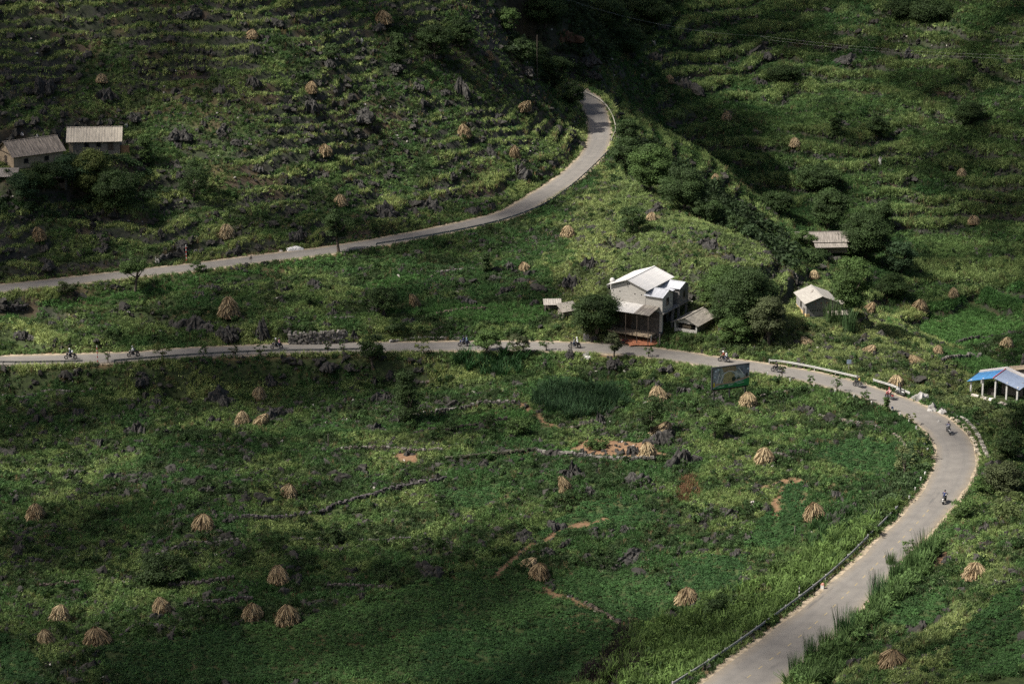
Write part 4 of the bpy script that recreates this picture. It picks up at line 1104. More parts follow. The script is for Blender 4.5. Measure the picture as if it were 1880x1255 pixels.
def tree(px, py, wpx, hpx, label, tone='green', kind='round', trunk=.2, cat='tree', group=None, leaf=.17, dens=.55, name=None, lift=0.0, at=None):
    p = gp(px, py) if at is None else at
    d = project(*p)[2]; w = wpx*d/FPX; H = hpx*d/FPX/.96
    g = np.random.default_rng(int(px*31+py))
    bush = cat in ('bush', 'shrub', 'sapling bush')
    base = H*trunk*.75; h = H-base
    leaf = leaf*(1+.35*sstep(480, 700, np.array([d]))[0])
    V, B, cols = crown_quads(g, w, h, base, kind, leaf, dens)
    col = np.array(cols[tone])*B
    r = empty(name or ('tree' if not bush else 'shrub'), (p[0], p[1], p[2]-.1))
    link('crown', quads_mesh('crown', V, crownm, col), r)
    mb = MB(); tr = max(.05, .022*H+.012*w)
    cx_, cy_ = g.normal(0, .05*w, 2)
    bm_ = palebark if tone in ('pale', 'yellow') and trunk > .3 else bark
    top = base+h*.55
    mb.tube([(0, 0, -.2), (cx_*.3, cy_*.3, base*.6), (cx_*.7, cy_*.7, base+h*.2), (cx_, cy_, top)], [tr*1.3, tr, tr*.75, tr*.3], 7, bm_)
    for k in range(6 if not bush else 4):
        a = g.uniform(0, 6.28); z0 = base*.7+h*g.uniform(0, .3); q = w*g.uniform(.22, .38)
        mb.tube([(cx_*.5, cy_*.5, z0), (q*.5*math.cos(a), q*.5*math.sin(a), z0+h*.15), (q*math.cos(a), q*math.sin(a), z0+h*g.uniform(.25, .45))], [tr*.55, tr*.38, tr*.14], 5, bm_)
    mb.build('trunk', None, r)
    return tag(r, label, cat, group)
T = [  # base px, py, crown width px, whole height px, label, tone, form, share of bare trunk
 (622,463,56,84,'dark tree with a straight bare trunk on the near edge of the upper road','dark','round',.34,'tree'),
 (248,537,56,70,'young flat topped tree with a thin pale trunk below the upper road','green','flat',.55,'tree'),
 (362,499,32,22,'small leafy bush on the near edge of the upper road','green','round',.1,'bush'),
 (118,540,34,26,'dark reddish bush on the verge of the upper road at the left','olive','round',.1,'bush'),
 (684,676,52,66,'round dark tree in front of the lower road rail','dark','round',.35,'tree'),
 (893,650,58,46,'wide feathery tree on the near edge of the lower road','green','flat',.12,'tree'),
 (950,650,44,38,'feathery tree right of the wide one by the lower road','olive','flat',.2,'tree'),
 (1003,644,30,26,'thin drooping sapling beside the lower road, left of a rider','green','thin',.4,'tree'),
 (776,652,34,34,'thin pale leaved sapling beside the lower road rail end','yellow','thin',.35,'tree'),
 (630,648,18,28,'slim sapling behind the rail, right one of two','green','thin',.35,'tree'),
 (602,648,16,28,'slim sapling behind the rail, left one of two','dark','thin',.3,'tree'),
 (198,666,22,38,'leafy sapling beside the striped pole of the lower road','green','thin',.2,'tree'),
 (297,660,40,34,'pale sapling in front of the lower road, right of a rider','yellow','thin',.4,'tree'),
 (374,655,24,22,'thin sapling along the lower road rail with sparse leaves','green','thin',.35,'tree'),
 (430,654,22,22,'thin sapling along the rail, halfway to the tall retaining wall','olive','thin',.3,'tree'),
 (478,652,26,26,'leafy sapling hiding the rail below the tall crag','green','thin',.2,'tree'),
 (748,772,46,92,'tall dark drooping tree in the shaded field','dark','tall',.08,'tree'),
 (1195,800,52,76,'dark leaning tree above the black rock heap','dark','round',.2,'tree'),
 (1312,806,56,58,'soft feathery tree with a thin trunk in the sunny field','green','round',.4,'tree'),
 (1127,656,40,46,'brownish feathery tree in front of the yard entrance','olive','round',.35,'tree'),
 (1190,655,20,22,'thin sapling on the near verge below the orange heap','green','thin',.4,'tree'),
 (1094,614,96,80,'dense round tree left of the tin roofed house','dark','round',.12,'tree'),
 (1322,582,92,96,'dense tree behind the small shed, nearest the tin roofed house','green','round',.1,'tree'),
 (1368,606,118,124,'largest tree of the clump right of the tin roofed house','dark','round',.1,'tree'),
 (1412,634,72,96,'olive tree at the right end of the clump by the house','olive','round',.1,'tree'),
 (1345,632,66,52,'low dark tree in front of the clump by the small shed','green','round',.08,'tree'),
 (1160,430,56,58,'round dark bush on the middle of the spur','dark','round',.05,'bush'),
 (1340,612,80,90,'middle dark tree of the clump right of the tin roofed house','dark','round',.1,'tree'),
 (1150,318,60,70,'dark ridge tree overhanging the edge of the upper road','dark','round',.1,'tree'),
 (1195,352,82,88,'biggest ridge tree below the upper road curve','green','round',.1,'tree'),
 (1255,388,90,80,'wide dark tree on the ridge line behind the spur','dark','round',.1,'tree'),
 (1298,410,64,56,'dark ridge tree at the lower end of the row','dark','round',.1,'tree'),
 (1352,432,42,42,'small dark tree alone on the ridge line','dark','round',.08,'tree'),
 (1152,268,46,52,'dark tree behind the upper road rail curve','dark','round',.1,'tree'),
 (1562,586,78,118,'large round tree behind the grey block farmhouse','green','round',.14,'tree'),
 (1476,458,46,36,'bush hiding the left half of the low grey roof','green','round',.1,'bush'),
 (1522,424,72,78,'dark tree standing above the low grey roof','dark','round',.15,'tree'),
 (1588,480,92,92,'dark tree right of the low grey roof','dark','round',.1,'tree'),
 (1650,505,60,66,'blue green tree on the right of the valley clump','blue','round',.1,'tree'),
 (1612,425,60,56,'shaded tree above the valley clump','dark','round',.15,'tree'),
 (1480,490,70,34,'dark scrub mound below the low grey roof','dark','round',.05,'bush'),
 (1640,545,70,40,'dark bush in the valley right of the big round tree','dark','round',.05,'bush'),
 (80,350,72,52,'dark tree hiding the striped farm roof','dark','round',.15,'tree'),
 (134,342,80,60,'shaded tree between the two old farmhouses','blue','round',.15,'tree'),
 (168,368,76,96,'yellowish green tree in front of the upper old farmhouse','yellow','round',.12,'tree'),
 (212,392,86,84,'nearly black tree right of the farm buildings','dark','round',.08,'tree'),
 (268,304,32,56,'slim tree with pale leaves right of the upper old farmhouse','green','tall',.1,'tree'),
 (45,368,62,52,'leafy dark tree below the striped farm roof','blue','round',.05,'tree'),
 (355,365,66,70,'dark loose tree on the slope right of the old farms','dark','thin',.2,'tree'),
 (1866,800,56,70,'dense dark tree at the right edge above the bend','dark','round',.05,'tree'),
 (1812,905,56,40,'dark bush overhanging the outer edge of the bend','green','round',.03,'bush'),
 (1768,955,54,40,'leafy bush beside the nearer rider on the bend','green','round',.03,'bush'),
 (1845,905,80,56,'dark bush on the bank right of the bend','olive','round',.03,'bush'),
 (1850,842,60,60,'dark bush below the grey blue roof plane','dark','round',.05,'bush'),
 (1660,872,44,56,'spiky pale leaved shrub on the inside of the bend','pale','thin',.05,'bush'),
 (1692,845,36,50,'pale leaved shrub against the inner verge of the bend','yellow','thin',.05,'bush'),
 (1588,737,20,24,'small round bush on the inner verge, left one of two','green','round',.15,'bush'),
 (1627,757,18,30,'small upright bush on the inner verge, right one of two','green','tall',.15,'bush'),
 (1487,710,22,22,'thin sapling with few leaves on the inner verge of the bend road','green','thin',.5,'tree'),
 (1536,721,26,32,'thin sapling with hanging leaves on the inner verge of the bend road','green','thin',.5,'tree'),
 (1672,780,22,24,'thin pale sapling leaning over the inner verge of the bend','yellow','thin',.5,'tree'),
 (1436,695,18,26,'very thin bare sapling near a passing rider','olive','thin',.6,'tree'),
 (595,72,28,42,'dark bush on the left of the lit hillside near the top','dark','round',.05,'bush'),
 (608,108,40,30,'low dark bush under the other on the lit hillside','dark','round',.03,'bush'),
 (730,118,34,58,'dark bush left of the shaded hillside trees','dark','tall',.05,'bush'),
 (798,112,66,64,'dark tree in the middle of the lit hillside near the top','dark','round',.08,'tree'),
 (848,90,60,60,'dark tree near the top of the lit hillside, right of another','dark','round',.08,'tree'),
 (932,60,50,46,'dark tree on the shaded shoulder at the top','green','round',.08,'tree'),
 (985,140,64,60,'loose dark tree with thin branches on the shoulder of the hill','dark','thin',.2,'tree'),
 (1022,160,60,56,'dark tree hanging over the end of the upper road','dark','round',.08,'tree'),
 (1052,192,46,44,'dark bush at the vanishing end of the upper road','dark','round',.03,'bush'),
 (960,118,50,48,'dark bush left of the loose tree on the shoulder','dark','round',.05,'bush'),
 (1000,50,80,60,'dark tree in the top gully left of the red cut','dark','round',.08,'tree'),
 (1110,60,80,62,'dark tree in the top gully right of the red cut','dark','round',.08,'tree'),
 (1190,50,80,56,'dark tree at the top of the shaded gully','dark','round',.08,'tree'),
 (1150,100,70,46,'dark bush low in the shaded gully','dark','round',.05,'bush'),
 (1705,44,80,48,'dark tree group at the top of the far hillside','dark','round',.05,'tree'),
 (1650,36,60,34,'dark bush left of the tree at the top of the far hillside','dark','round',.05,'bush'),
 (1778,234,56,48,'dark bush near the right edge of the far hillside','dark','round',.05,'bush'),
 (1535,250,26,32,'small dark bush on the far terraces above the clump','dark','tall',.05,'bush'),
 (1612,250,44,34,'dark bush on the far terraces right of the small one','dark','round',.05,'bush'),
 (1560,275,28,24,'small bush below the others on the far terraces','dark','round',.05,'bush'),
 (1500,345,80,40,'dark bush mass at the foot of the far terraces','dark','round',.05,'bush'),
 (1425,395,66,44,'dark scrub mound behind the ridge','dark','round',.05,'bush'),
 (1440,150,60,26,'dark shrub on the far hillside below the wire','dark','round',.05,'bush'),
 (300,1065,100,44,'dark leafy bush mound in the lower left field','dark','round',.03,'bush'),
 (618,1000,30,40,'small dark bush between two low walls of the lower field','dark','tall',.05,'bush'),
 (820,800,40,28,'dark bush on the bright green strip in the field','dark','round',.03,'bush'),
 (895,782,30,26,'dark bush right on the bright green strip','dark','round',.03,'bush'),
 (950,800,54,36,'leafy bush below the maize patch','green','round',.03,'bush'),
 (1095,822,48,20,'low green bush on the bare soil patch','green','round',.03,'bush'),
 (1040,925,36,30,'dark bush under the slumped straw stack','dark','round',.03,'bush'),
 (705,575,56,52,'dark tree with dense leaves between the roads','dark','round',.1,'tree'),
 (725,612,40,30,'dark bush between the roads above the round tree','dark','round',.05,'bush'),
 (890,500,24,36,'slim dark tree on the terraces below the upper road','dark','tall',.1,'tree'),
 (570,560,34,26,'bright leafy bush between the roads above the retaining wall','green','round',.03,'bush'),
 (1320,1125,70,34,'dark leafy bush above the cane strip','dark','round',.03,'bush'),
 (1600,985,40,30,'bush near the top of the guard rail of the near road','green','round',.03,'bush'),
 (1668,1018,34,30,'leafy young tree leaning over the near road','green','thin',.2,'tree'),
]
for a in T:
    px, py, w, h, lab, tone, form, tr, cat = a
    tree(px, py, w, h, lab, tone, form, tr, cat, group=None, leaf=.145 if form != 'thin' else .14, dens=.55 if form != 'thin' else .32)
# cane clumps on the right verge of the near road: each a plant of its own
canem = attr_mat('cane leaves', .75, .3)
def cane(px, py, wpx, hpx, label, col, yellow=False):
    p = gp(px, py); d = project(*p)[2]; w = wpx*d/FPX; H = hpx*d/FPX
    q = blades(int(px), 150, 1.0, .9, .028, .45, 3)
    q = q*np.array([w*.55, w*.55, H*1.0]); g = np.random.default_rng(int(px))
    me = quads_mesh('cane_clump', q, canem, np.repeat(np.array(col)*g.uniform(.6, 1.5, (150, 1)), 3, 0))
    tag(link('cane_clump', me, loc=(p[0], p[1], p[2]-.05)), label, 'cane', 'cane clumps on the right verge of the near road')
for a in [(1697,1030,46,60,'tallest dark cane clump on the right verge of the near road, beside the young tree',(.05,.09,.028)),(1672,1050,40,52,'cane clump on the right verge just below the tallest one',(.055,.10,.03)),
          (1645,1070,40,56,'cane clump on the right verge with upright tips in the middle of the row',(.05,.095,.03)),(1612,1102,48,58,'blue green cane clump standing out over the right verge',(.045,.09,.036)),
          (1570,1140,30,30,'small cane clump between two bigger ones on the right verge',(.04,.07,.022)),(1548,1172,50,60,'bushy dark cane clump on the right verge above the lowest ones',(.042,.085,.03)),
          (1518,1190,44,40,'low wide cane clump on the right verge',(.055,.10,.028)),(1486,1212,34,52,'spiky cane clump low on the right verge of the near road',(.045,.088,.03)),
          (1458,1234,30,40,'last cane clump at the bottom end of the right verge',(.045,.09,.028)),(1635,1035,26,26,'thin cane tuft leaning out over the near road',(.05,.085,.025)),
          (1528,590,46,42,'cane clump in front of the grey block farmhouse',(.06,.10,.035)),(1556,604,40,40,'cane clump below the lean-to of the grey farmhouse',(.045,.085,.03))]: cane(*a)

# ------------------------------------------------------------------ buildings
block = mat('grey concrete block', (.325, .308, .278), .9, .10, 1.2, c2=(.355, .338, .308), bump=.05, stretch=(1, 1, 4))
render_ = mat('bare cement render', (.18, .172, .163), .9, .22, 1.0)
darkw = mat('dark inner wall', (.07, .06, .052), .95, .4, 1.5)  # dark tone; on the porch wall it stands for shade under the roof
tin = mat('white painted tin', (.46, .445, .425), .45, .07, .5, stretch=(6, .6, 1))
tinblue = mat('bluish tin', (.38, .387, .41), .45, .08, .5, stretch=(6, .6, 1))
fibro = mat('weathered fibre cement', (.21, .19, .16), .9, .35, 1.3, stretch=(2.5, .7, 1), bump=.4)
oldroof = mat('mossy old roof sheet', (.17, .15, .13), .92, .45, 1.4, stretch=(5, .35, 1), bump=.6)
earth = mat('rammed earth', (.30, .235, .16), .95, .25, 1.2)
planks = mat('grey weathered planks', (.15, .13, .11), .9, .35, 2.0, stretch=(6, 6, .4))
ochre = mat('ochre plinth', (.40, .29, .13), .9, .25, 1.5)
glassd = mat('dark window', (.012, .013, .016), .25, .3, 2)
framem = mat('window frame', (.10, .085, .07), .8, .2, 3)
concpost = mat('whitewashed post', (.42, .41, .385), .85, .15, 2)
timber = mat('dark timber', (.06, .045, .034), .9, .35, 4)
def corrugate(mb, p00, p10, p11, p01, m, th=.05, n=40, amp=.022):
    """a corrugated roof sheet: p00-p10 along the eave, p01-p11 along the ridge"""
    p00, p10, p11, p01 = [Vector(p) for p in (p00, p10, p11, p01)]
    nrm = (p10-p00).cross(p01-p00).normalized()
    if nrm.z < 0: nrm = -nrm
    v, f = [], []
    for i in range(n+1):
        t = i/n; o = nrm*(amp*math.sin(i*math.pi*.9))
        for a, b in ((p00, p10), (p01, p11)):
            v.append(a.lerp(b, t)+o+nrm*th); v.append(a.lerp(b, t)+o)
    for i in range(n):
        a = i*4; b = a+4
        f += [(a, b, b+2, a+2), (a+1, a+3, b+3, b+1), (a, a+1, b+1, b), (a+2, b+2, b+3, a+3)]
    f += [(0, 2, 3, 1), (n*4, n*4+1, n*4+3, n*4+2)]
    mb.add(v, f, m)
def gable_box(mb, x0, x1, y0, y1, h, rise, m, axis='y', ridge=None):
    """walls with gables; ridge along the axis"""
    if axis == 'y':
        r = (x0+x1)/2 if ridge is None else ridge
        mb.prism([(x0, -1.2), (x1, -1.2), (x1, h), (r, h+rise), (x0, h)], y0, y1, m, axis='y')
    else:
        r = (y0+y1)/2 if ridge is None else ridge
        mb.prism([(y0, -1.2), (y1, -1.2), (y1, h), (r, h+rise), (y0, h)], x0, x1, m, axis='x')
def gable_roof(parent, x0, x1, y0, y1, h, rise, m, axis='y', over=.45, oend=.4, ridge=None, name='roof', m2=None):
    mb = MB(); m2 = m2 or m
    if axis == 'y':
        r = (x0+x1)/2 if ridge is None else ridge
        zl = h-rise*over/(r-x0)+.03; zr = h-rise*over/(x1-r)+.03; zt = h+rise+.03
        corrugate(mb, (x0-over, y0-oend, zl), (x0-over, y1+oend, zl), (r, y1+oend, zt), (r, y0-oend, zt), m)
        corrugate(mb, (x1+over, y0-oend, zr), (x1+over, y1+oend, zr), (r+.001, y1+oend, zt), (r+.001, y0-oend, zt), m2)
        mb.box(r-.14, y0-oend-.03, zt+.045, r+.14, y1+oend+.03, zt+.085, m)
    else:
        r = (y0+y1)/2 if ridge is None else ridge
        zl = h-rise*over/(r-y0)+.03; zr = h-rise*over/(y1-r)+.03; zt = h+rise+.03
        corrugate(mb, (x0-oend, y0-over, zl), (x1+oend, y0-over, zl), (x1+oend, r, zt), (x0-oend, r, zt), m)
        corrugate(mb, (x0-oend, y1+over, zr), (x1+oend, y1+over, zr), (x1+oend, r+.001, zt), (x0-oend, r+.001, zt), m2)
        mb.box(x0-oend-.03, r-.14, zt+.045, x1+oend+.03, r+.14, zt+.085, m)
    return mb.build(name, None, parent)
def window(parent, x, y, z, w, h, face, name='window', m=None):
    """a framed opening standing proud of the wall; face is the outward side '-y', '+x', '-x'"""
    mb = MB(); t = .07; q = .06
    def bx(mbb, a0, z0, a1, z1, d0, d1, mm):
        if face == '-y': mbb.box(x+a0, y-d1, z+z0, x+a1, y-d0, z+z1, mm)
        elif face == '+x': mbb.box(x+d0, y+a0, z+z0, x+d1, y+a1, z+z1, mm)
        else: mbb.box(x-d1, y+a0, z+z0, x-d0, y+a1, z+z1, mm)
    for a in ((-w/2-q, -q, -w/2, h+q), (w/2, -q, w/2+q, h+q), (-w/2, -q, w/2, 0), (-w/2, h, w/2, h+q)): bx(mb, a[0], a[1], a[2], a[3], .0, t, framem)
    f = mb.build(name, None, parent)
    g = MB(); bx(g, -w/2, 0, w/2, h, .0, .02, m or glassd)
    g.build('pane' if name == 'window' else 'panel', None, f)
    return f
def place(px, py, rz, name, label, cat, group=None, z=None):
    p = gp(px, py)
    if z is not None: p[2] = z
    return tag(empty(name, p, rz), label, cat, group)

# --- the tin roofed block house in the middle
H = place(1121, 597, R(-30), 'block_house', 'two storey grey block house with bright white tin roofs and a lean-to porch', 'house')
H.scale = (1.06, 1.12, 1.02)
mb = MB(); gable_box(mb, 0, 6.2, 0, 8.2, 7.2, 1.15, block); mb.build('wall', None, H)
gable_roof(H, 0, 6.2, 0, 8.2, 7.2, 1.15, tin, over=.55, oend=.45)
mb = MB(); mb.prism([(.03, 3.5), (3.5, 3.5), (3.5, 6.2), (1.9, 6.95), (.03, 6.2)], 6.203, 9.2, block, axis='x')
mb.build('wing_wall', None, H)
gable_roof(H, 6.25, 9.2, .03, 3.5, 6.2, .75, tinblue, axis='x', over=.3, oend=.22, ridge=1.9, name='wing_roof')
mb = MB(); mb.prism([(5.4, 3.5), (8.5, 3.5), (8.5, 6.3), (7.0, 6.9), (5.4, 6.3)], 6.203, 9.35, render_, axis='x'); mb.build('wing_wall', None, H)
gable_roof(H, 6.25, 9.35, 5.4, 8.5, 6.3, .6, tinblue, axis='x', over=.28, oend=.22, ridge=7.0, name='wing_roof')
mb = MB(); mb.box(6.21, 3.503, 3.5, 8.3, 5.397, 6.0, render_); mb.build('link_wall', None, H)
mb = MB(); corrugate(mb, (8.75, 3.75, 6.05), (8.75, 5.1, 6.05), (6.3, 5.1, 6.35), (6.3, 3.75, 6.35), tinblue, n=12); mb.build('link_roof', None, H)
mb = MB(); mb.box(6.21, -.05, 3.28, 9.5, 8.7, 3.497, render_); mb.build('floor_slab', None, H)
mb = MB(); mb.box(6.205, .06, -1.2, 8.2, 2.2, 3.277, block); mb.box(6.205, 2.203, -1.2, 7.2, 8.2, 3.277, render_); mb.build('ground_floor_wall', None, H)
for y in (3.6, 5.6, 8.2):
    mb = MB(); mb.box(9.0, y-.15, -1.4, 9.3, y+.15, 3.277, render_); mb.build('column', None, H)
mb = MB(); mb.box(8.75, -.02, .3, 9.2, .3, 3.277, block); mb.build('column', None, H)
window(H, 9.2, 1.7, 4.5, .7, 1.15, '+x'); window(H, 9.35, 7.0, 4.4, .55, 1.1, '+x'); window(H, 8.2, 1.2, 1.0, .5, .9, '+x'); window(H, 7.2, 4.6, .2, .9, 2.0, '+x', 'door'); window(H, 7.2, 6.6, .8, .9, 1.1, '+x')
for x, z in ((.45, 6.15), (1.6, 6.15), (4.3, 6.1), (5.5, 6.1), (2.95, 7.6), (3.25, 7.65), (3.05, 7.2)):
    mb = MB(); mb.box(x-.07, -.035, z-.09, x+.07, -.003, z+.09, glassd); mb.build('vent_hole', None, H)
mb = MB(); corrugate(mb, (-.3, -3.3, 3.85), (5.9, -3.3, 3.85), (5.9, -.02, 4.45), (-.3, -.02, 4.45), tin, n=40); mb.build('porch_roof', None, H)
mb = MB()
for k in range(5):
    for j in range(3): corrugate(mb, (5.93+k*.56, -3.3+j*1.1, 3.86+j*.2+.012*((k+j) % 2)), (6.46+k*.56, -3.3+j*1.1, 3.86+j*.2+.012*((k+j) % 2)), (6.46+k*.56, -2.22+j*1.1, 4.056+j*.2), (5.93+k*.56, -2.22+j*1.1, 4.056+j*.2), fibro if (k*2+j*3+k*j) % 3 else oldroof, n=5)
mb.build('porch_roof_patch', None, H)
for x in (.1, 2.2, 4.4, 6.4, 8.4):
    mb = MB(); mb.box(x-.05, -3.1, -1.2, x+.05, -3.0, 3.86, timber); mb.build('porch_post', None, H)
mb = MB(); mb.box(.02, -.06, -.6, 8.7, -.006, 3.6, darkw); mb.build('porch_back_wall', None, H)  # grey wall coloured dark, the porch roof's shade put into the panel
window(H, 3.2, -.06, 0, 1.2, 2.2, '-y', 'door', mat('brown door', (.05, .03, .02), .8)); window(H, 1.2, -.06, .9, .8, 1.0, '-y'); window(H, 5.6, -.06, .9, .8, 1.0, '-y')
mb = MB(); mb.box(-.2, -2.3, -.25, 8.2, -.07, .02, earth); mb.build('porch_floor', None, H)
mb = MB(); mb.ball((-.55, 1.4, 7.3), (.42, .42, .5), 12, 8, concpost); mb.tube([(-.55, 1.4, 5.8), (-.55, 1.4, 6.9)], .3, 8, concpost); mb.build('water_tank', None, H)

# --- open shed beside it
H = place(1238, 611, R(-30), 'farm_shed', 'small open fronted shed with a weathered grey gable roof beside the block house', 'shed')
mb = MB(); mb.box(0, 0, -1.0, 4.2, .15, 1.0, block); mb.box(0, .003, -1, .2, 6.2, 2.1, block); mb.box(4.0, .153, -1, 4.2, 6.2, 2.1, planks); mb.box(.203, 6.05, -1, 3.997, 6.2, 2.1, planks); mb.build('wall', None, H)
mb = MB(); mb.prism([(0, 2.0), (4.2, 2.0), (2.1, 2.95)], .0, .12, block); mb.build('gable', None, H)
for x in (.1, 4.1):
    mb = MB(); mb.box(x-.12, -.02, 1.0, x+.12, .2, 2.05, concpost); mb.build('post', None, H)
mb = MB(); mb.box(.4, 1.2, 0, 3.6, 2.4, 1.15, darkw); mb.box(1.2, .6, 1.0, 2.8, 1.2, 1.5, earth); mb.build('stored_goods', None, H)
gable_roof(H, 0, 4.2, 0, 6.2, 2.1, .95, fibro, over=.5, oend=.55)

# --- little shelters left of the big round tree
H = place(1000, 575, R(3), 'tin_shelter', 'tiny shelter with a flat striped tin roof on posts, left of the round tree', 'shelter')
mb = MB(); corrugate(mb, (-.2, -.2, 1.5), (2.9, -.2, 1.5), (2.9, 1.5, 2.15), (-.2, 1.5, 2.15), mat('rusty striped tin', (.30, .27, .235), .8, .4, 2.0, stretch=(7, .4, 1)), n=18); mb.build('roof', None, H)
for x, y in ((0, 0), (2.7, 0), (0, 1.3), (2.7, 1.3)):
    mb = MB(); mb.tube([(x, y, -.6), (x, y, 1.5+y*.38)], .06, 6, timber); mb.build('post', None, H)
mb = MB(); mb.box(.1, 1.2, -.4, 2.6, 1.28, 1.3, planks); mb.box(.1, .2, -.4, .18, 1.19, 1.0, planks); mb.build('board_wall', None, H)
H = place(1034, 588, R(32), 'animal_shed', 'small shed with a sloping striped roof half hidden by the round tree', 'shed')
mb = MB(); corrugate(mb, (-.3, -.3, 1.5), (3.2, -.3, 1.5), (3.2, 1.9, 2.5), (-.3, 1.9, 2.5), fibro, n=22); mb.build('roof', None, H)
mb = MB(); mb.box(0, 0, -.6, 3.0, .1, 1.45, planks); mb.box(0, .103, -.6, .1, 1.7, 1.6, planks); mb.box(2.9, .103, -.6, 3.0, 1.7, 1.6, planks); mb.build('wall', None, H)

# --- grey block farmhouse on the crest
H = place(1480, 582, R(9), 'grey_farmhouse', 'grey block farmhouse with a pale gable roof on the spur crest', 'house')
mb = MB(); gable_box(mb, 0, 5.3, 0, 6.6, 2.55, 1.05, render_); mb.build('wall', None, H)
gable_roof(H, 0, 5.3, 0, 6.6, 2.55, 1.05, mat('dusty roof sheet', (.235, .22, .195), .85, .14, 1.2, stretch=(4, .6, 1)), over=.45, oend=.45)
mb = MB(); mb.box(-.05, -.06, -1.3, .6, 6.6, .5, ochre); mb.build('plinth', None, H)
for k in range(9):
    x = .7+k*.42+(.2 if k > 4 else 0)
    mb = MB(); mb.box(x-.09, -.03, 1.05, x+.09, -.003, 1.25, glassd); mb.build('vent_hole', None, H)
for x in (1.6, 2.6, 3.6):
    mb = MB(); mb.box(x-.13, -.03, 2.25, x+.13, -.003, 2.5, mat('red brick patch', (.24, .12, .08))); mb.build('vent_block', None, H)
mb = MB(); mb.box(5.303, .4, -1.3, 6.6, 3.0, 1.9, render_); mb.build('side_room_wall', None, H)
mb = MB(); corrugate(mb, (5.3, .1, 1.98), (7.0, .1, 1.98), (7.0, 3.2, 2.1), (5.3, 3.2, 2.1), fibro, n=10); mb.build('side_roof', None, H)
mb = MB(); corrugate(mb, (3.6, -1.9, .62), (7.6, -1.9, .62), (7.2, -.05, 1.0), (3.4, -.05, 1.0), fibro, n=22); mb.build('lean_to_roof', None, H)
for x in (3.8, 5.6, 7.3):
    mb = MB(); mb.box(x-.07, -1.8, -1.6, x+.07, -1.66, .62, timber); mb.build('post', None, H)
window(H, -.0, 3.4, .9, .8, .9, '-x'); window(H, -.06, 1.2, -.2, .8, 1.5, '-x', 'door', darkw)
mb = MB(); corrugate(mb, (1.6, 3.4, 3.32), (2.1, 4.3, 3.5), (2.35, 4.3, 3.62), (2.0, 3.4, 3.45), oldroof, n=5); mb.build('loose_sheet', None, H)

# --- low house in the far valley trees
H = place(1492, 456, R(4), 'valley_farmhouse', 'low farmhouse with a brownish grey roof sunk among the valley trees', 'house')
mb = MB(); gable_box(mb, -3.6, 8.2, 0, 4.6, 1.9, 1.5, earth, axis='x'); mb.build('wall', None, H)
gable_roof(H, -3.6, 8.2, 0, 4.6, 1.9, 1.5, oldroof, axis='x', over=.6, oend=.4)
mb = MB(); corrugate(mb, (.2, -2.4, .75), (8.0, -2.4, .75), (8.0, -.45, 1.35), (.2, -.45, 1.35), oldroof, n=40); mb.build('lean_to_roof', None, H)
for x in (.5, 4.2, 7.8):
    mb = MB(); mb.box(x-.08, -2.2, -.6, x+.08, -2.04, .8, timber); mb.build('post', None, H)
window(H, 4.5, 0, .3, .9, 1.3, '-y')

# --- two old farmhouses at the left
H = place(128, 288, R(4), 'old_farmhouse', 'old plank farmhouse with a wide pale roof, upper one at the left', 'house')
H.location.z += 1.0
mb = MB(); gable_box(mb, 0, 9.3, 0, 4.4, 2.3, 1.75, planks, axis='x'); mb.build('wall', None, H)
gable_roof(H, 0, 9.3, 0, 4.4, 2.3, 1.75, mat('pale weathered roof', (.35, .31, .25), .9, .22, 1.1, stretch=(3, .5, 1), bump=.3), axis='x', over=.6, oend=.5)
mb = MB(); mb.box(-.06, -.05, -1.0, .7, 4.4, 1.5, earth); mb.build('earth_end', None, H)
window(H, 7.6, 0, .2, 1.0, 1.7, '-y', 'door', timber); window(H, 5.4, 0, .8, .8, .8, '-y'); window(H, 3.2, 0, .8, .8, .8, '-y')
mb = MB(); mb.box(9.35, .5, -1.0, 11.0, .62, .9, mat('reddish boards', (.22, .12, .06), .9, .3, 3)); mb.box(9.35, .65, -1, 9.5, 2.4, 1.0, planks); mb.build('side_fence', None, H)
H = place(26, 311, R(33), 'striped_farmhouse', 'old farmhouse with a brown striped roof and an earth gable, at the left edge', 'house')
mb = MB(); gable_box(mb, 0, 9.6, 0, 6.8, 2.6, 1.9, earth, axis='x'); mb.build('wall', None, H)
gable_roof(H, 0, 9.6, 0, 6.8, 2.6, 1.9, mat('striped brown roof', (.165, .138, .112), .92, .55, 1.2, stretch=(4, .25, 1), bump=.5), axis='x', over=.6, oend=.5)
mb = MB(); mb.box(-.05, .1, 2.35, -.004, 6.7, 2.55, timber); mb.build('gable_beam', None, H)
window(H, 0, 3.6, .3, 1.0, 1.6, '-x', 'door', timber); window(H, 2.4, 0, .9, .8, .8, '-y'); window(H, 6.4, 0, .9, .8, .8, '-y')
def hut(px, py, rz, label, w, d, h):
    H = place(px, py, R(rz), 'small_hut', label, 'hut')
    mb = MB(); corrugate(mb, (-.3, -.5, h), (w+.3, -.5, h), (w+.2, d+.2, h+.95), (-.2, d+.2, h+.95), oldroof, n=24); mb.build('roof', None, H)
    mb = MB(); mb.box(0, d-.1, -.8, w, d, h+.8, darkw); mb.box(0, 0, -.8, .12, d-.103, h+.1, planks); mb.box(w-.12, 0, -.8, w, d-.103, h+.1, planks); mb.build('wall', None, H)
    for x in (.1, w/2, w-.1):
        mb = MB(); mb.box(x-.06, -.3, -.8, x+.06, -.18, h, timber); mb.build('post', None, H)
    mb = MB(); mb.box(.15, -.1, -.5, w-.15, -.03, .5, timber); mb.build('rail_board', None, H)
hut(-6, 338, 2, 'small dark hut with a brown lean-to roof at the left edge below the striped farmhouse', 3.6, 2.4, 1.4)
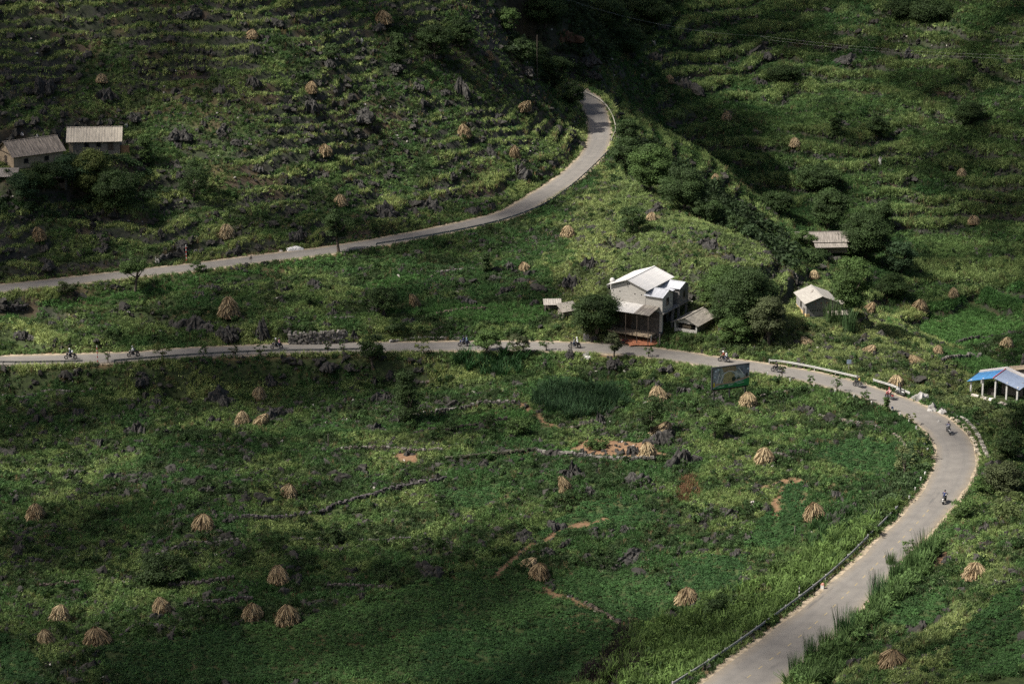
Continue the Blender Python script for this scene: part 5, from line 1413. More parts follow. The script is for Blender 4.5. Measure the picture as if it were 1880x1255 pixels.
hut(93, 341, 2, 'small dark hut with a worn roof between dark trees below the farmhouses', 2.7, 2.4, 1.5)

# --- blue roofed pavilion at the right edge: gable towards the road
q = gp(1782, 722); H = tag(empty('open_pavilion', q, R(-31)), 'open sided pavilion with a bright blue and grey blue gable roof at the right edge', 'pavilion')
bluef = mat('bright blue sheet', (.045, .16, .33), .55, .18, .9, stretch=(3, .5, 1)); greyb = mat('grey blue sheet', (.20, .24, .32), .5, .07, .7, stretch=(5, .5, 1)); whitef = mat('white fascia', (.50, .46, .43), .6, .06, 2)
hp = 2.15
mb = MB(); corrugate(mb, (-.55, -.5, hp-.08), (-.55, 4.9, hp-.08), (3.85, 4.9, hp+1.2), (3.85, -.5, hp+1.2), bluef, n=26); mb.build('roof_plane', None, H)
mb = MB(); corrugate(mb, (8.3, -.5, hp-.08), (8.3, 4.9, hp-.08), (3.87, 4.9, hp+1.2), (3.87, -.5, hp+1.2), greyb, n=26); tag(mb.build('roof_plane', None, H), 'grey blue roof plane')
mb = MB(); mb.tube([(3.86, -.55, hp+1.28), (3.86, 4.9, hp+1.28)], .09, 6, mat('red ridge', (.45, .06, .06), .6)); mb.build('ridge_cap', None, H)
mb = MB()
mb.prism([(-.6, hp-.05), (3.86, hp+1.22), (8.35, hp-.05), (8.35, hp+.2), (3.86, hp+1.5), (-.6, hp+.2)], 4.905, 5.6, whitef); mb.build('gable_fascia', None, H)
for x in (0, 2.0, 4.1, 6.0, 7.8):
    mb = MB(); mb.box(x-.13, -.12, -1.6, x+.13, .14, hp+.2+(1.05 if 1 < x < 7 else 0)*(1-abs(x-3.86)/3.9), concpost); mb.build('post', None, H)
for x in (0, 2.6, 5.2, 7.8):
    mb = MB(); mb.box(x-.12, 4.6, -1.6, x+.12, 4.84, hp+.1, concpost); mb.build('post', None, H)
mb = MB(); mb.box(4.2, 2.6, -1.4, 7.75, 2.7, hp+.2, planks); mb.build('inner_wall', None, H)
mb = MB(); mb.box(2.5, .9, -1.4, 3.7, 1.9, .7, darkw); mb.box(2.6, 1.0, .7, 3.5, 1.8, 1.0, timber); mb.build('stacked_goods', None, H)
mb = MB(); mb.box(-.3, -.4, -2.2, 8.1, 4.9, -1.15, mat('pavilion floor', (.26, .24, .21))); mb.build('floor', None, H)
c0 = on_ground(q[0]+9.0, q[1]+3.4)
H = tag(empty('thatched_hut', c0, R(-31)), 'brown roofed hut showing just behind the blue roofed pavilion', 'hut')
gable_roof(H, -3.0, 3.0, 0, 2.4, hp+.1, .75, earth, over=.4, oend=.3)
mb = MB(); gable_box(mb, -3.0, 3.0, 0, 2.4, hp+.06, .7, planks); mb.build('wall', None, H)

# ------------------------------------------------------------------ the painted billboard
p = gp(1318, 738); a0 = on_y(1307.5, 714, p[1]); 
B = tag(empty('billboard', p, R(23)), 'painted roadside billboard with a landscape picture, green band and dark frame', 'billboard')
bw, bh, zb = 6.6, 3.55, max(.6, float(a0[2]-p[2]))
x0 = float(a0[0]-p[0])/math.cos(R(23))
black = mat('black frame steel', (.018, .018, .02), .6, .1); grn = mat('poster green', (.02, .20, .05), .6, .15, .8); 
mb = MB(); mb.box(x0-.12, -.05, zb-.06, x0+.02, .32, zb+bh+.08, black); mb.box(x0+.023, -.03, zb+bh, x0+bw, .3, zb+bh+.1, black); mb.box(x0+.023, .05, zb-.06, x0+bw, .3, zb-.003, black); mb.box(x0+.023, .07, zb, x0+bw, .3, zb+bh-.003, black); mb.build('frame', None, B)
def pic(name, poly, c, lay, var=.2, sc=1.0):
    mb = MB(); y = .06-.006*lay
    mb.prism([(x0+.03+u*(bw-.05), zb+.01+v*(bh-.02)) for u, v in poly], y, y+.004, mat('poster '+name, c, .6, var, sc))
    return mb
art = MB()
def padd(poly, c, lay, var=.2, sc=1.0, n=[0]):
    n[0] += 1; y = .062-.005*lay
    art.prism([(x0+.03+u*(bw-.05), zb+.01+v*(bh-.02)) for u, v in poly], y, y+.003, mat('poster ink %d' % n[0], c, .6, var, sc))
padd([(0,0),(1,0),(1,1),(0,1)], (.29,.315,.285), 1, .6, 1.3)
padd([(.24,1),(.62,1),(.66,.78),(.5,.72),(.30,.75)], (.30,.22,.13), 2, .35, 1.5)
padd([(.62,1),(1,1),(1,.60),(.86,.5),(.72,.7)], (.17,.18,.22), 2, .5, 1.5)
padd([(.06,.16),(.0,.55),(.0,.98),(.14,.98),(.2,.5)], (.26,.27,.29), 2, .5, 1.6)
padd([(.28,.20),(.31,.66),(.40,.76),(.50,.76),(.60,.56),(.60,.2)], (.34,.29,.13), 3, .35, 1.8)
padd([(.10,.16),(.62,.26),(1,.36),(1,.44),(.7,.36),(.3,.24),(.08,.24)], (.38,.25,.16), 4, .3, 1.5)
for a, b, w in (((.115,.24),(.185,.70),.022), ((.20,.24),(.29,.66),.024), ((.30,.66),(.42,.78),.02), ((.42,.78),(.56,.74),.02), ((.56,.74),(.76,.50),.02), ((.70,.88),(.86,.50),.022)):
    dx, dz = b[0]-a[0], b[1]-a[1]; l = math.hypot(dx*bw, dz*bh); nx_, nz_ = -dz*bh/l*w/1.0, dx*bw/l*w*bw/bh
    padd([(a[0]-nx_*.5,a[1]-nz_*.5),(b[0]-nx_*.5,b[1]-nz_*.5),(b[0]+nx_*.5,b[1]+nz_*.5),(a[0]+nx_*.5,a[1]+nz_*.5)][::-1], (.62,.60,.56), 5, .15)
padd([(.53,.28),(.52,.42),(.56,.5),(.62,.46),(.64,.38),(.60,.28)], (.02,.03,.02), 6, .3, 3)
padd([(.66,.34),(.67,.44),(.72,.47),(.75,.40),(.72,.34)], (.06,.09,.05), 6, .4, 3)
padd([(.90,.42),(.90,.58),(.95,.60),(.97,.50),(.95,.42)], (.04,.04,.04), 6, .4, 3)
padd([(.01,.10),(.02,.30),(.06,.32),(.07,.12)], (.60,.45,.04), 6, .1)
padd([(0,0),(1,0),(1,.36),(.93,.34),(.80,.24),(.5,.17),(.2,.17),(.05,.05)], (.02,.19,.05), 7, .25, 1.2)
for u, v, l in ((.14,.055,.18),(.42,.085,.15),(.66,.13,.20)):
    padd([(u,v),(u+l,v+.035),(u+l,v+.06),(u,v+.025)], (.45,.55,.45), 8, .2)
for u, v in ((.05,.80),(.12,.86),(.03,.52),(.93,.74)): padd([(u,v),(u+.05,v),(u+.06,v+.08),(u+.01,v+.09)], (.50,.56,.62), 6, .2)
art.build('picture', None, B)
for x in (x0+.5, x0+bw/2, x0+bw-.5):
    mb = MB(); mb.box(x-.09, .303, -1.5, x+.09, .48, zb+bh-.3, black); mb.build('post', None, B)
mb = MB(); mb.box(x0+.2, .15, zb-.28, x0+bw-.2, .29, zb-.065, timber); mb.build('crossbar', None, B)

# ------------------------------------------------------------------ guard rails, posts, poles, signs
steel = mat('galvanised steel', (.26, .256, .24), .75, .15, 2.0); darksteel = mat('dull grey steel', (.13, .13, .125), .7, .25, 2.0)
def rail(pts, z, label, m=steel, h=.75, gap=4.0, side=1, bh=.32):
    W = spline([on_z(x, y, z)[:2] for x, y in pts], .5); o0 = np.array([*W[0], z])
    root = tag(empty('guard_rail', o0), label, 'guard rail', 'guard rails along the roads')
    t = np.gradient(W, axis=0); t /= np.linalg.norm(t, axis=1)[:, None]; nn = np.stack([-t[:, 1], t[:, 0]], 1)*side
    prof = [(.0, h-bh), (.06, h-bh*.85), (.06, h-bh*.65), (.0, h-bh*.5), (.06, h-bh*.35), (.06, h-bh*.15), (.0, h), (-.02, h), (-.02, h-bh)]
    v, f = [], []; k = len(prof)
    for i in range(len(W)):
        for a, b in prof: v.append((W[i][0]-o0[0]+nn[i][0]*a, W[i][1]-o0[1]+nn[i][1]*a, b))
    for i in range(len(W)-1):
        for j in range(k): f.append((i*k+j, (i+1)*k+j, (i+1)*k+(j+1) % k, i*k+(j+1) % k))
    f += [tuple(range(k-1, -1, -1)), tuple((len(W)-1)*k+j for j in range(k))]
    mb = MB(); mb.add(v, f, m); mb.build('rail_beam', None, root)
    pm = None; i = 0
    while i < len(W):
        if pm is None:
            mb = MB(); mb.box(-.07, -.07, -1.2, .07, .07, h+.02, m); pm = mb.mesh('rail_post')
        link('rail_post', pm, root, (W[i][0]-o0[0]-nn[i][0]*.1, W[i][1]-o0[1]-nn[i][1]*.1, 0), math.atan2(t[i][1], t[i][0]))
        i += int(gap/.5)
    return root
rail([(1236,1262),(1330,1202),(1420,1138),(1500,1078),(1555,1030),(1600,985),(1648,937)], ZL-.05, 'long silver guard rail along the cane strip of the near road', side=-1, h=.8, bh=.36)
rail([(1412,668.5),(1440,671),(1490,680),(1540,691),(1580,700)], ZL-.05, 'bright guard rail on the far side of the road behind the billboard', side=-1, bh=.36, h=.85)
rail([(1603,704.5),(1640,716),(1672,730)], ZL-.05, 'short bright guard rail before the pale boulders of the bend', side=-1, bh=.38, h=.88)
rail([(-60,668.5),(0,670),(60,670),(155,668)], ZL, 'dull guard rail at the far left of the lower road', m=darksteel, side=1, gap=2.2)
rail([(210,667.5),(300,660),(400,653.5),(500,649),(600,647.5),(664,646)], ZL, 'long dull guard rail on the lower road before the round tree', m=darksteel, side=1, gap=2.2)
rail([(690,453),(760,442),(850,425.5),(930,406),(1000,378.5),(1050,344),(1090,308),(1117,281)], ZU, 'long dark guard rail round the lower side of the upper road', m=mat('greyed rail', (.17, .17, .16), .75, .2), side=1, gap=4.0)
rail([(1122,262),(1130,240),(1122,212),(1104,189),(1072,171)], ZU, 'pale guard rail round the far curve of the upper road', m=mat('dusty rail', (.30,.28,.24), .7, .2), side=1, gap=4)
# white verge posts round the inside of the bend
wp = mat('white post paint', (.45, .44, .41), .8, .1, 4); rp = mat('red paint', (.45, .05, .04), .7, .15, 4)
mb = MB(); mb.prism([(-.09, -.09), (.09, -.09), (.09, .09), (-.09, .09)], -.4, .72, wp, axis='z'); post_me = mb.mesh('post')
mb = MB(); mb.prism([(-.092, -.092), (.092, -.092), (.092, .092), (-.092, .092)], .725, .86, rp, axis='z')
VP = [(1409,691),(1451,702),(1494,712),(1533,722),(1568,732),(1600,744),(1638,758),(1653,765),(1669,778),(1682,790),(1691,805),(1698,819),(1703,831),(1698,874),(1690,884),(1680,903),(1669,916)]
vroot = None
for x, y in VP:
    z = on_z(x, y, ZL-.05)
    r = tag(empty('verge_post', z), 'small white verge post on the inside of the road bend', 'verge post', 'white verge posts round the bend')
    r.rotation_euler = (rng.normal(0, .05), rng.normal(0, .05), rng.uniform(0, 1.5))
    link('post', post_me, r)
# striped poles, kilometre stone, little signs
def striped(px, py, hpx, label, ca, cb, bands=9):
    p = gp(px, py); d = project(*p)[2]; h = hpx*d/FPX/.955; mbs = [MB(), MB()]; r = tag(empty('striped_pole', p), label, 'pole')
    for i in range(bands):
        z0 = h*i/bands; mbs[i % 2].tube([(0, 0, z0 if i else -.4), (0, 0, z0+h/bands)], .075, 8, ca if i % 2 == 0 else cb)
    mbs[0].build('band', None, r); mbs[1].build('band', None, r)
    mb = MB(); mb.box(-.16, -.16, -.3, .16, .16, .12, concpost); mb.build('foot', None, r)
blk = mat('black paint', (.02, .02, .02), .7, .1)
striped(179.5, 668, 34, 'red and white striped pole between the two left guard rails of the lower road', wp, rp)
striped(342.5, 482, 32, 'red and white striped pole beside the upper road at the grey terrace wall', wp, rp)
striped(1467, 1100, 27, 'black and white striped pole behind the rail of the near road', wp, blk, 8)
striped(1459, 985, 20, 'short dull brown pole with a pale top at the edge of the dark crop patch', framem, planks, 5)
striped(603, 822, 26, 'thin wooden pole standing alone in the middle of the field', timber, framem, 2)
p = on_z(1510, 1080, ZL-.05); r = tag(empty('kilometre_stone', p, R(-30)), 'small pink topped kilometre stone at the near road verge', 'milestone')
mb = MB(); mb.prism([(-.22, -.3), (.22, -.3), (.22, .5), (-.22, .5)], -.14, .14, concpost); mb.build('stone', None, r)
mb = MB(); mb.prism([(-.223, .503), (.223, .503), (.2, .68), (.1, .78), (-.1, .78), (-.2, .68)], -.143, .143, mat('faded red', (.42, .20, .15))); mb.build('top', None, r)
p = gp(1558, 682); r = tag(empty('road_sign', p, R(10)), 'small pale blue sign on a thin post above the bend road', 'sign')
mb = MB(); mb.tube([(0, 0, -.4), (0, 0, 2.0)], .04, 6, steel); mb.build('post', None, r)
mb = MB(); mb.box(-.38, -.05, 1.35, .38, -.042, 2.05, mat('pale blue sign', (.40, .47, .60), .5)); mb.build('panel', None, r)
p = on_z(1638, 757, ZL-.05); r = tag(empty('marker_stone', p, 0), 'blue capped marker stone among the white verge posts', 'marker stone')
mb = MB(); mb.box(-.18, -.12, -.3, .18, .12, .75, concpost); mb.build('stone', None, r); mb = MB(); mb.prism([(-.183, .753), (.183, .753), (.12, .95), (-.12, .95)], -.123, .123, mat('blue cap', (.05, .13, .30))); mb.build('top', None, r)
p = gp(461, 484); r = tag(empty('dead_sapling', p), 'dark wilted sapling on the near edge of the upper road', 'sapling')
mb = MB(); mb.tube([(0, 0, -.3), (.02, 0, 1.5)], .03, 5, timber); mb.build('stem', None, r)
link('leaves', quads_mesh('leaves', leafy(5, 60, .25, 1.1, .12)+np.array([0, 0, .6]), crownm, np.full((60, 3), .04)*np.array([1, .75, .6])), r)

# power poles and the wires across the valley
def power_pole(px, py, hpx, label, arm=True):
    p = gp(px, py); d = project(*p)[2]; h = hpx*d/FPX/.975; r = tag(empty('power_pole', p), label, 'power pole')
    mb = MB(); mb.tube([(0, 0, -.5), (0, 0, h)], [.13, .08], 8, bark); mb.build('pole', None, r)
    if not arm: return p
    mb = MB(); mb.box(-.9, -.06, h-.6, .9, .06, h-.45, darksteel); mb.build('crossarm', None, r)
    for x in (-.75, 0, .75):
        mb = MB(); mb.tube([(x, 0, h-.45), (x, 0, h-.2)], .05, 6, darksteel); mb.build('insulator', None, r)
    return p+np.array([0, 0, h-.2])
a = power_pole(1000, 26, 40, 'grey power pole cut off by the top edge above the shaded shoulder'); power_pole(986, 150, 84, 'thin bare pole in front of the loose dark tree on the shoulder', False)
wire_m = mat('dull wire', (.30, .30, .28), .6, .1)
p1 = on_y(1395, 66, 700); p2 = on_y(1960, 104, 690)
for k, off in enumerate((0, .9)):
    mb = MB(); A0 = np.array(a)+[off, 0, 0]; 
    pts = [A0+(p1-A0)*t-np.array([0, 0, 9*t*(1-t)]) for t in np.linspace(0, 1, 16)]+[p1+(p2-p1)*t+[off, 0, -off-5*t*(1-t)] for t in np.linspace(.02, 1, 20)]
    mb.tube(pts, .010, 4, wire_m)
    tag(mb.build('power_wire'), 'thin power wire strung across the upper part of the valley', 'wire', 'power wires over the valley')
# the red earth cut by the top gully
p = gp(1040, 62)
tag(link('earth_cut', rock_mesh(300, 4, mat('red earth', (.10, .05, .026), .95, .6, .9, obj=False), sub=3), loc=(p[0], p[1], p[2]-1.4), scale=(3.4, 2.5, 3.0)), 'reddish brown earth cut between the dark trees at the top', 'earth bank')

# white heap on the upper road verge, orange maize heap in the yard
p = on_z(541, 458.5, ZU-.03); mb = MB(); g = np.random.default_rng(4)
nxx, nyy = 18, 8; vv = []
for i in range(nxx+1):
    for j in range(nyy+1):
        u, v = i/nxx, j/nyy; e = (math.sin(u*math.pi)**.35)*(math.sin(v*math.pi)**.45)
        vv.append((-1.6+3.2*u+(.15*math.sin(v*5)), -.7+1.4*v, e*(.75-.25*u+.10*math.sin(u*9+v*4)+g.normal(0, .035))-.02))
mb.add(vv, [(i*(nyy+1)+j, (i+1)*(nyy+1)+j, (i+1)*(nyy+1)+j+1, i*(nyy+1)+j+1) for i in range(nxx) for j in range(nyy)], mat('white tarpaulin', (.46, .45, .44), .7, .06, 2))
tag(mb.build('white_tarpaulin', None, loc=p, rz=R(20)), 'white tarpaulin covered heap on the verge of the upper road', 'tarpaulin')
p = gp(540, 455)
p = gp(1178, 628); mb = MB(); vv = []
ny_, nx_ = 14, 26
for i in range(nx_+1):
    for j in range(ny_+1):
        u, v = i/nx_, j/ny_; e = (max(math.sin(u*math.pi), 0)**.4)*(max(math.sin(v*math.pi), 0)**.5)
        vv.append((-2.3+4.6*u+.25*math.sin(v*6), -1.5+3.0*v+.3*math.sin(u*7), e*(.22+.30*max(0, u-.45)+.06*math.sin(u*21)*math.sin(v*17)+g.normal(0, .02))-.01))
mb.add(vv, [(i*(ny_+1)+j, (i+1)*(ny_+1)+j, (i+1)*(ny_+1)+j+1, i*(ny_+1)+j+1) for i in range(nx_) for j in range(ny_)], mat('orange drying maize', (.30, .115, .058), .85, .18, 5))
tag(mb.build('drying_maize', None, loc=(p[0], p[1], p[2]+.06), rz=R(14), scale=1.2), 'bright orange maize spread to dry in the yard beside the lower road', 'maize heap')
for k, (x, y, lab) in enumerate([(1073,627,'upright grey slab at the left of the yard entrance'),(1078,627,'second upright grey slab, broader, at the yard entrance'),(1090,628,'brown boulder between the slabs and the yard path')]):
    p = gp(x, y); mb = MB(); w = (.22, .35, .6)[k]; mb.prism([(-w, -.3), (w, -.3), (w*.9, 1.2-.1*k), (w*.3, 1.45-.2*k), (-w*.8, 1.3-.15*k)], -.14, .14, render_ if k < 2 else rockm)
    tag(mb.build('stone_slab', None, loc=p, rz=R(10*k)), lab, 'stone slab')
for k, (x, y, h, lab) in enumerate([(1195,633,18,'pale gate post right of the orange maize'),(1211,636,24,'grey timber post beside the small shed hedge')]):
    p = gp(x, y); mb = MB(); hh = h/10.8; mb.tube([(0, 0, -.3), (0, 0, hh)], [.14, .11], 8, concpost if k == 0 else planks)
    tag(mb.build('gate_post', None, loc=p), lab, 'post')

# ------------------------------------------------------------------ motorbikes and riders
tyre = mat('tyre rubber', (.015, .015, .016), .85, .2, 8); chrome = mat('bare metal', (.10, .10, .10), .5, .1, 3, metal=.4); seatm = mat('black seat', (.02, .02, .02), .7, .1)
engm = mat('engine casing', (.06, .06, .062), .5, .2, 5, metal=.5); lampm = mat('head lamp glass', (.6, .6, .58), .2, .05)
bodies = {k: mat('bike paint '+k, c, .35, .05) for k, c in {'black': (.02, .02, .022), 'red': (.20, .025, .025), 'blue': (.025, .035, .09), 'silver': (.25, .255, .26), 'white': (.6, .6, .58), 'green': (.03, .10, .05)}.items()}
def make_bike(paint, rack):
    """forward is +x, wheels on the ground"""
    r = empty('motorbike', (0, 0, 0)); pm = bodies[paint]
    for x in (-.66, .66):
        mb = MB(); mb.ring((x, 0, .30), .24, .07, n=20, m=6, mat=tyre); w = mb.build('wheel', None, r)
        mb = MB(); mb.ring((x, 0, .30), .19, .018, n=16, m=5, mat=chrome); mb.tube([(x, -.08, .30), (x, .08, .30)], .05, 8, chrome)
        for k in range(6): a = math.pi*k/3; mb.tube([(x, 0, .30), (x+.19*math.cos(a), 0, .30+.19*math.sin(a))], .01, 4, chrome)
        mb.build('rim', None, w)
    mb = MB(); mb.tube([(.66, .09, .30), (.42, .09, .95)], .025, 6, chrome); mb.tube([(.66, -.09, .30), (.42, -.09, .95)], .025, 6, chrome); mb.build('fork', None, r)
    mb = MB(); mb.tube([(.42, 0, .9), (.15, 0, .62), (-.15, 0, .45), (-.66, 0, .32)], .035, 6, engm); mb.tube([(.4, 0, .85), (-.2, 0, .68), (-.7, 0, .72)], .03, 6, engm); mb.build('frame', None, r)
    mb = MB(); mb.ball((.05, 0, .45), (.30, .18, .20), 10, 7, engm); mb.tube([(.1, .13, .4), (-.2, .16, .28), (-.8, .17, .36)], [.03, .035, .05], 7, chrome); mb.build('engine', None, r)
    mb = MB(); mb.ball((.16, 0, .74), (.30, .18, .17), 12, 8, pm); mb.ball((.50, 0, .80), (.17, .18, .22), 10, 7, pm); mb.ball((-.60, 0, .66), (.28, .14, .13), 10, 6, pm); mb.build('bodywork', None, r)
    mb = MB(); mb.prism([(-.72, .77), (-.1, .74), (.0, .78), (-.1, .84), (-.45, .83), (-.74, .88)], -.13, .13, seatm); mb.build('seat', None, r)
    mb = MB(); mb.tube([(.30, -.36, 1.0), (.40, -.2, 1.04), (.42, 0, .98), (.40, .2, 1.04), (.30, .36, 1.0)], .018, 6, chrome); mb.build('handlebar', None, r)
    for s in (-1, 1):
        mb = MB(); mb.tube([(.40, s*.2, 1.04), (.40, s*.28, 1.18)], .008, 4, chrome); mb.ball((.40, s*.30, 1.2), (.02, .06, .04), 8, 5, engm); mb.build('mirror', None, r)
    mb = MB(); mb.ball((.58, 0, .86), (.07, .09, .09), 10, 6, lampm); mb.build('headlight', None, r)
    mb = MB(); mb.ball((-.86, 0, .70), (.03, .07, .04), 8, 5, bodies['red']); mb.build('tail_lamp', None, r)
    mb = MB(); mb.box(-.90, -.09, .46, -.885, .09, .60, bodies['white']); mb.build('number_plate', None, r)
    mb = MB(); mb.prism([(-.95, .40), (-.93, .40), (-.68, .64), (-.72, .66)], -.07, .07, seatm); mb.prism([(.95, .42), (.9, .5), (.66, .6), (.45, .52), (.66, .57), (.88, .46)], -.06, .06, pm); mb.build('mudguard', None, r)
    if rack:
        mb = MB(); mb.tube([(-.6, .12, .84), (-1.0, .12, .86), (-1.0, -.12, .86), (-.6, -.12, .84)], .012, 5, chrome); mb.build('rack', None, r)
    return r
bike_protos = {}
def get_bike(paint, rack):
    k = (paint, rack)
    if k not in bike_protos: bike_protos[k] = make_bike(paint, rack); return bike_protos[k]
    return copy_tree(bike_protos[k])

cloth = {k: mat('cloth '+k, c, .9, .18, 6) for k, c in {'black': (.018, .018, .02), 'white': (.62, .62, .62), 'navy': (.02, .03, .09), 'grey': (.16, .16, .17), 'red': (.26, .05, .045), 'blue': (.12, .17, .25), 'yellow': (.40, .28, .06), 'pink': (.5, .24, .26), 'olive': (.07, .07, .045), 'jeans': (.035, .05, .09), 'tan': (.30, .22, .15)}.items()}
skin = mat('skin', (.33, .19, .12), .6, .06); shoe = mat('shoe', (.02, .018, .016), .7, .1); hairm = mat('black hair', (.012, .01, .01), .6, .1)
def body_mesh(pose):
    """one continuous skinned body, +x forward, hips at the origin of the seat"""
    J, E, RAD = [], [], []
    def j(p, r, par=None):
        J.append(p); RAD.append(r)
        if par is not None: E.append((par, len(J)-1))
        return len(J)-1
    lean = pose['lean']
    pel = j((0, 0, .10), (.15, .13)); ab = j((lean*.35, 0, .26), (.135, .115), pel); ch = j((lean*.75, 0, .43), (.17, .125), ab)
    nb = j((lean*.98, 0, .56), (.085, .075), ch); nk = j((lean*1.08+.015, 0, .625), (.055, .055), nb); hd = j((lean*1.12+.04, 0, .73), (.088, .098), nk); tp = j((lean*1.12+.04, 0, .80), (.075, .085), hd); nose = j((lean*1.12+.135, 0, .715), (.018, .016), hd)
    for s in (-1, 1):
        sh = j((lean*.92, s*.175, .535), (.066, .066), nb); el = j((lean*.92+pose['elbow'][0], s*(.21+pose['elbow'][1]), .535+pose['elbow'][2]), (.045, .045), sh)
        hx, hy, hz_ = pose['hand']; wr = j((hx-.07, s*hy, hz_+.01), (.030, .030), el); pa = j((hx-.01, s*hy, hz_+.005), (.036, .022), wr)
        for k in range(4):
            f0 = j((hx+.035, s*(hy-.03+.02*k), hz_+.018), (.0095, .0095), pa); f1 = j((hx+.062-.004*abs(k-1.5), s*(hy-.03+.02*k), hz_+.0), (.0088, .0088), f0); j((hx+.052, s*(hy-.03+.02*k), hz_-.026+.003*k), (.008, .008), f1)
        t0 = j((hx-.01, s*(hy-.045), hz_-.012), (.011, .011), pa); j((hx+.025, s*(hy-.05), hz_-.03), (.009, .009), t0)
        hp = j((.02, s*.10, .07), (.098, .098), pel); kn = j((pose['knee'][0], s*pose['knee'][1], pose['knee'][2]), (.062, .062), hp)
        fx, fy, fz = pose['foot']; an = j((fx-.06, s*fy, fz+.08), (.042, .042), kn); j((fx+.10, s*fy, fz+.03), (.042, .03), an); j((fx-.09, s*fy, fz+.02), (.035, .03), an)
    me = bpy.data.meshes.new('person'); me.from_pydata(J, E, []); o = bpy.data.objects.new('person', me); COL.objects.link(o)
    md = o.modifiers.new('s', 'SKIN'); md.use_smooth_shade = True
    for i, v in enumerate(me.skin_vertices[0].data): v.radius = RAD[i]; v.use_root = (i == 0)
    o.modifiers.new('u', 'SUBSURF').levels = 1
    bpy.context.view_layer.update()
    dg = bpy.context.evaluated_depsgraph_get(); m2 = bpy.data.meshes.new_from_object(o.evaluated_get(dg)); m2.name = 'person'
    bpy.data.objects.remove(o); m2.materials.clear()
    for q in (cloth['black'], cloth['jeans'], skin, shoe): m2.materials.append(q)
    hx, hy, hz_ = pose['hand']; fx, fy, fz = pose['foot']
    for p in m2.polygons:
        c = p.center; s = 0
        if c.z > .60 and abs(c.y) < .13: s = 2
        elif math.dist((c.x, abs(c.y), c.z), (hx, hy, hz_)) < .085: s = 2
        elif c.z < fz+.10: s = 3
        elif c.z < .13+.10*max(0, lean): s = 1
        p.material_index = s
    return m2
DRIVE = body_mesh({'lean': .20, 'elbow': (.10, .09, -.22), 'hand': (.50, .34, .22), 'knee': (.40, .20, .02), 'foot': (.16, .20, -.50)})
PILL = body_mesh({'lean': .12, 'elbow': (.06, .08, -.25), 'hand': (.32, .16, .20), 'knee': (.36, .26, -.02), 'foot': (.12, .24, -.44)})
mb = MB(); mb.ball((0, 0, 0), (.142, .125, .135), 14, 10, seatm); HEL = mb.mesh('helmet', smooth=True); HEL.materials.clear(); HEL.materials.append(seatm)
mb = MB(); mb.prism([(.10, -.035), (.155, -.03), (.15, .045), (.10, .06)], -.09, .09, glassd); VIS = mb.mesh('visor')
mb = MB(); mb.ball((0, 0, 0), (.13, .19, .21), 10, 8, seatm); PACK = mb.mesh('backpack'); 
def person(root, mesh, lean, loc, top, legs, helm, label, pack=None):
    M = root.matrix_basis.copy()
    o = link('person', mesh); o.matrix_basis = M@Matrix.Translation(loc)
    for i, m in ((0, cloth[top]), (1, cloth[legs])): o.material_slots[i].link = 'OBJECT'; o.material_slots[i].material = m
    tag(o, label, 'person', 'motorbike riders')
    h = link('helmet', HEL, o, (lean*1.12+.035, 0, .765)); h.material_slots[0].link = 'OBJECT'; h.material_slots[0].material = {'white': bodies['white'], 'black': bodies['black'], 'red': bodies['red'], 'blue': bodies['blue'], 'silver': bodies['silver']}[helm]
    link('visor', VIS, h)
    if pack:
        b = link('backpack', PACK, o, (lean*.6-.24, 0, .36)); b.material_slots[0].link = 'OBJECT'; b.material_slots[0].material = cloth[pack]
    return o
def on_road(px, py):
    p = on_z(px, py, ZL+.05); i = int(np.argmin(((lower-p[:2])**2).sum(1))); t = lower[max(i-2, 0)]-lower[min(i+2, len(lower)-1)]
    return p, math.atan2(t[1], t[0])
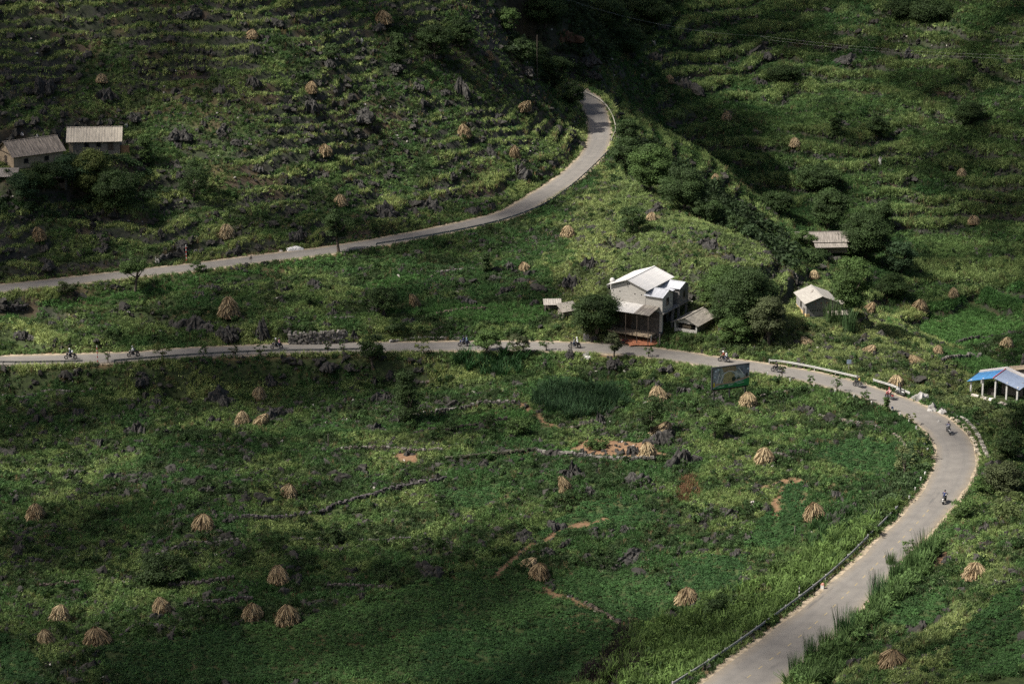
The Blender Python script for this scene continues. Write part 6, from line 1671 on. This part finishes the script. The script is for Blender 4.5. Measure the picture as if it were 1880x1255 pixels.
BK = [ # px, py, paint, rack, bike label, riders [(top, legs, helmet, pack, label)]
 (130,659,'black',1,'dark motorbike above the left guard rail, farthest left on the lower road',[('navy','black','white','white','rider with a white helmet and white pack, farthest left on the lower road')]),
 (245,654.5,'black',0,'black motorbike just right of the red and white striped pole',[('white','black','silver','black','rider in a light top with a dark pack, right of the striped pole')]),
 (508,640,'black',0,'dark motorbike passing the tall dark crag on the lower road',[('black','black','white',None,'rider in dark clothes passing the tall crag'),('pink','jeans','black',None,'passenger in a pale pink top passing the tall crag')]),
 (852,635.5,'blue',1,'dark blue motorbike left of the wide feathery tree',[('navy','black','black',None,'rider in dark navy left of the wide feathery tree'),('blue','jeans','black',None,'passenger in light blue left of the wide feathery tree')]),
 (1055,638.5,'black',0,'black motorbike left of the yard entrance slabs',[('grey','jeans','black',None,'rider in grey left of the yard entrance slabs'),('white','black','white',None,'passenger in white left of the yard entrance slabs')]),
 (1329,664,'black',0,'motorbike with two riders above the billboard',[('red','black','white',None,'rider in red above the billboard'),('white','jeans','black',None,'passenger in a white shirt above the billboard')]),
 (1426,683,'black',1,'black motorbike at the start of the bright bend guard rail',[('black','black','black',None,'rider all in black at the start of the bend guard rail')]),
 (1575,710,'black',1,'black motorbike at the gap between the two bend guard rails',[('black','black','black','yellow','rider with a yellow pack at the gap between the two bend rails')]),
 (1633,732,'red',0,'reddish motorbike between the upright verge bush and the short guard rail',[('pink','black','red','tan','rider in pale pink with a red helmet near the short guard rail')]),
 (1652,725,'white',0,'white motorbike on the outer verge right beside the short guard rail',[('black','black','black',None,'rider in black on the outer verge beside the short guard rail')]),
 (1741,795,'silver',1,'motorbike with a silver tail in the middle of the bend, seen from behind',[('navy','black','black','grey','rider in dark navy with a grey pack in the middle of the bend')]),
 (1733.5,922,'white',0,'white motorbike nearest to the viewer, half beside the leafy bush',[('navy','black','black',None,'rider in dark blue nearest to the viewer on the bend')]),
]
for px, py, paint, rack, lab, riders in BK:
    p, a = on_road(px, py); r = get_bike(paint, rack)
    r.location = tuple(p); r.rotation_euler = (0, 0, a); tag(r, lab, 'motorbike', 'motorbikes riding along the lower road')
    r.matrix_basis = Matrix.Translation(p)@Matrix.Rotation(a, 4, 'Z')@Matrix.Scale(1.12, 4)
    for k, (top, legs, helm, pack, pl) in enumerate(riders):
        person(r, DRIVE if k == 0 else PILL, .20 if k == 0 else .12, Vector((-.14 if k == 0 else -.50, 0, .80+.03*k)), top, legs, helm, pl, pack)
p = on_z(1144, 631.5, ZL-.02); r = get_bike('red', 0); r.matrix_basis = Matrix.Translation(p)@Matrix.Rotation(R(195), 4, 'Z')@Matrix.Rotation(R(-6), 4, 'X'); tag(r, 'red motorbike parked on the verge beside the orange maize', 'motorbike', 'parked motorbike')
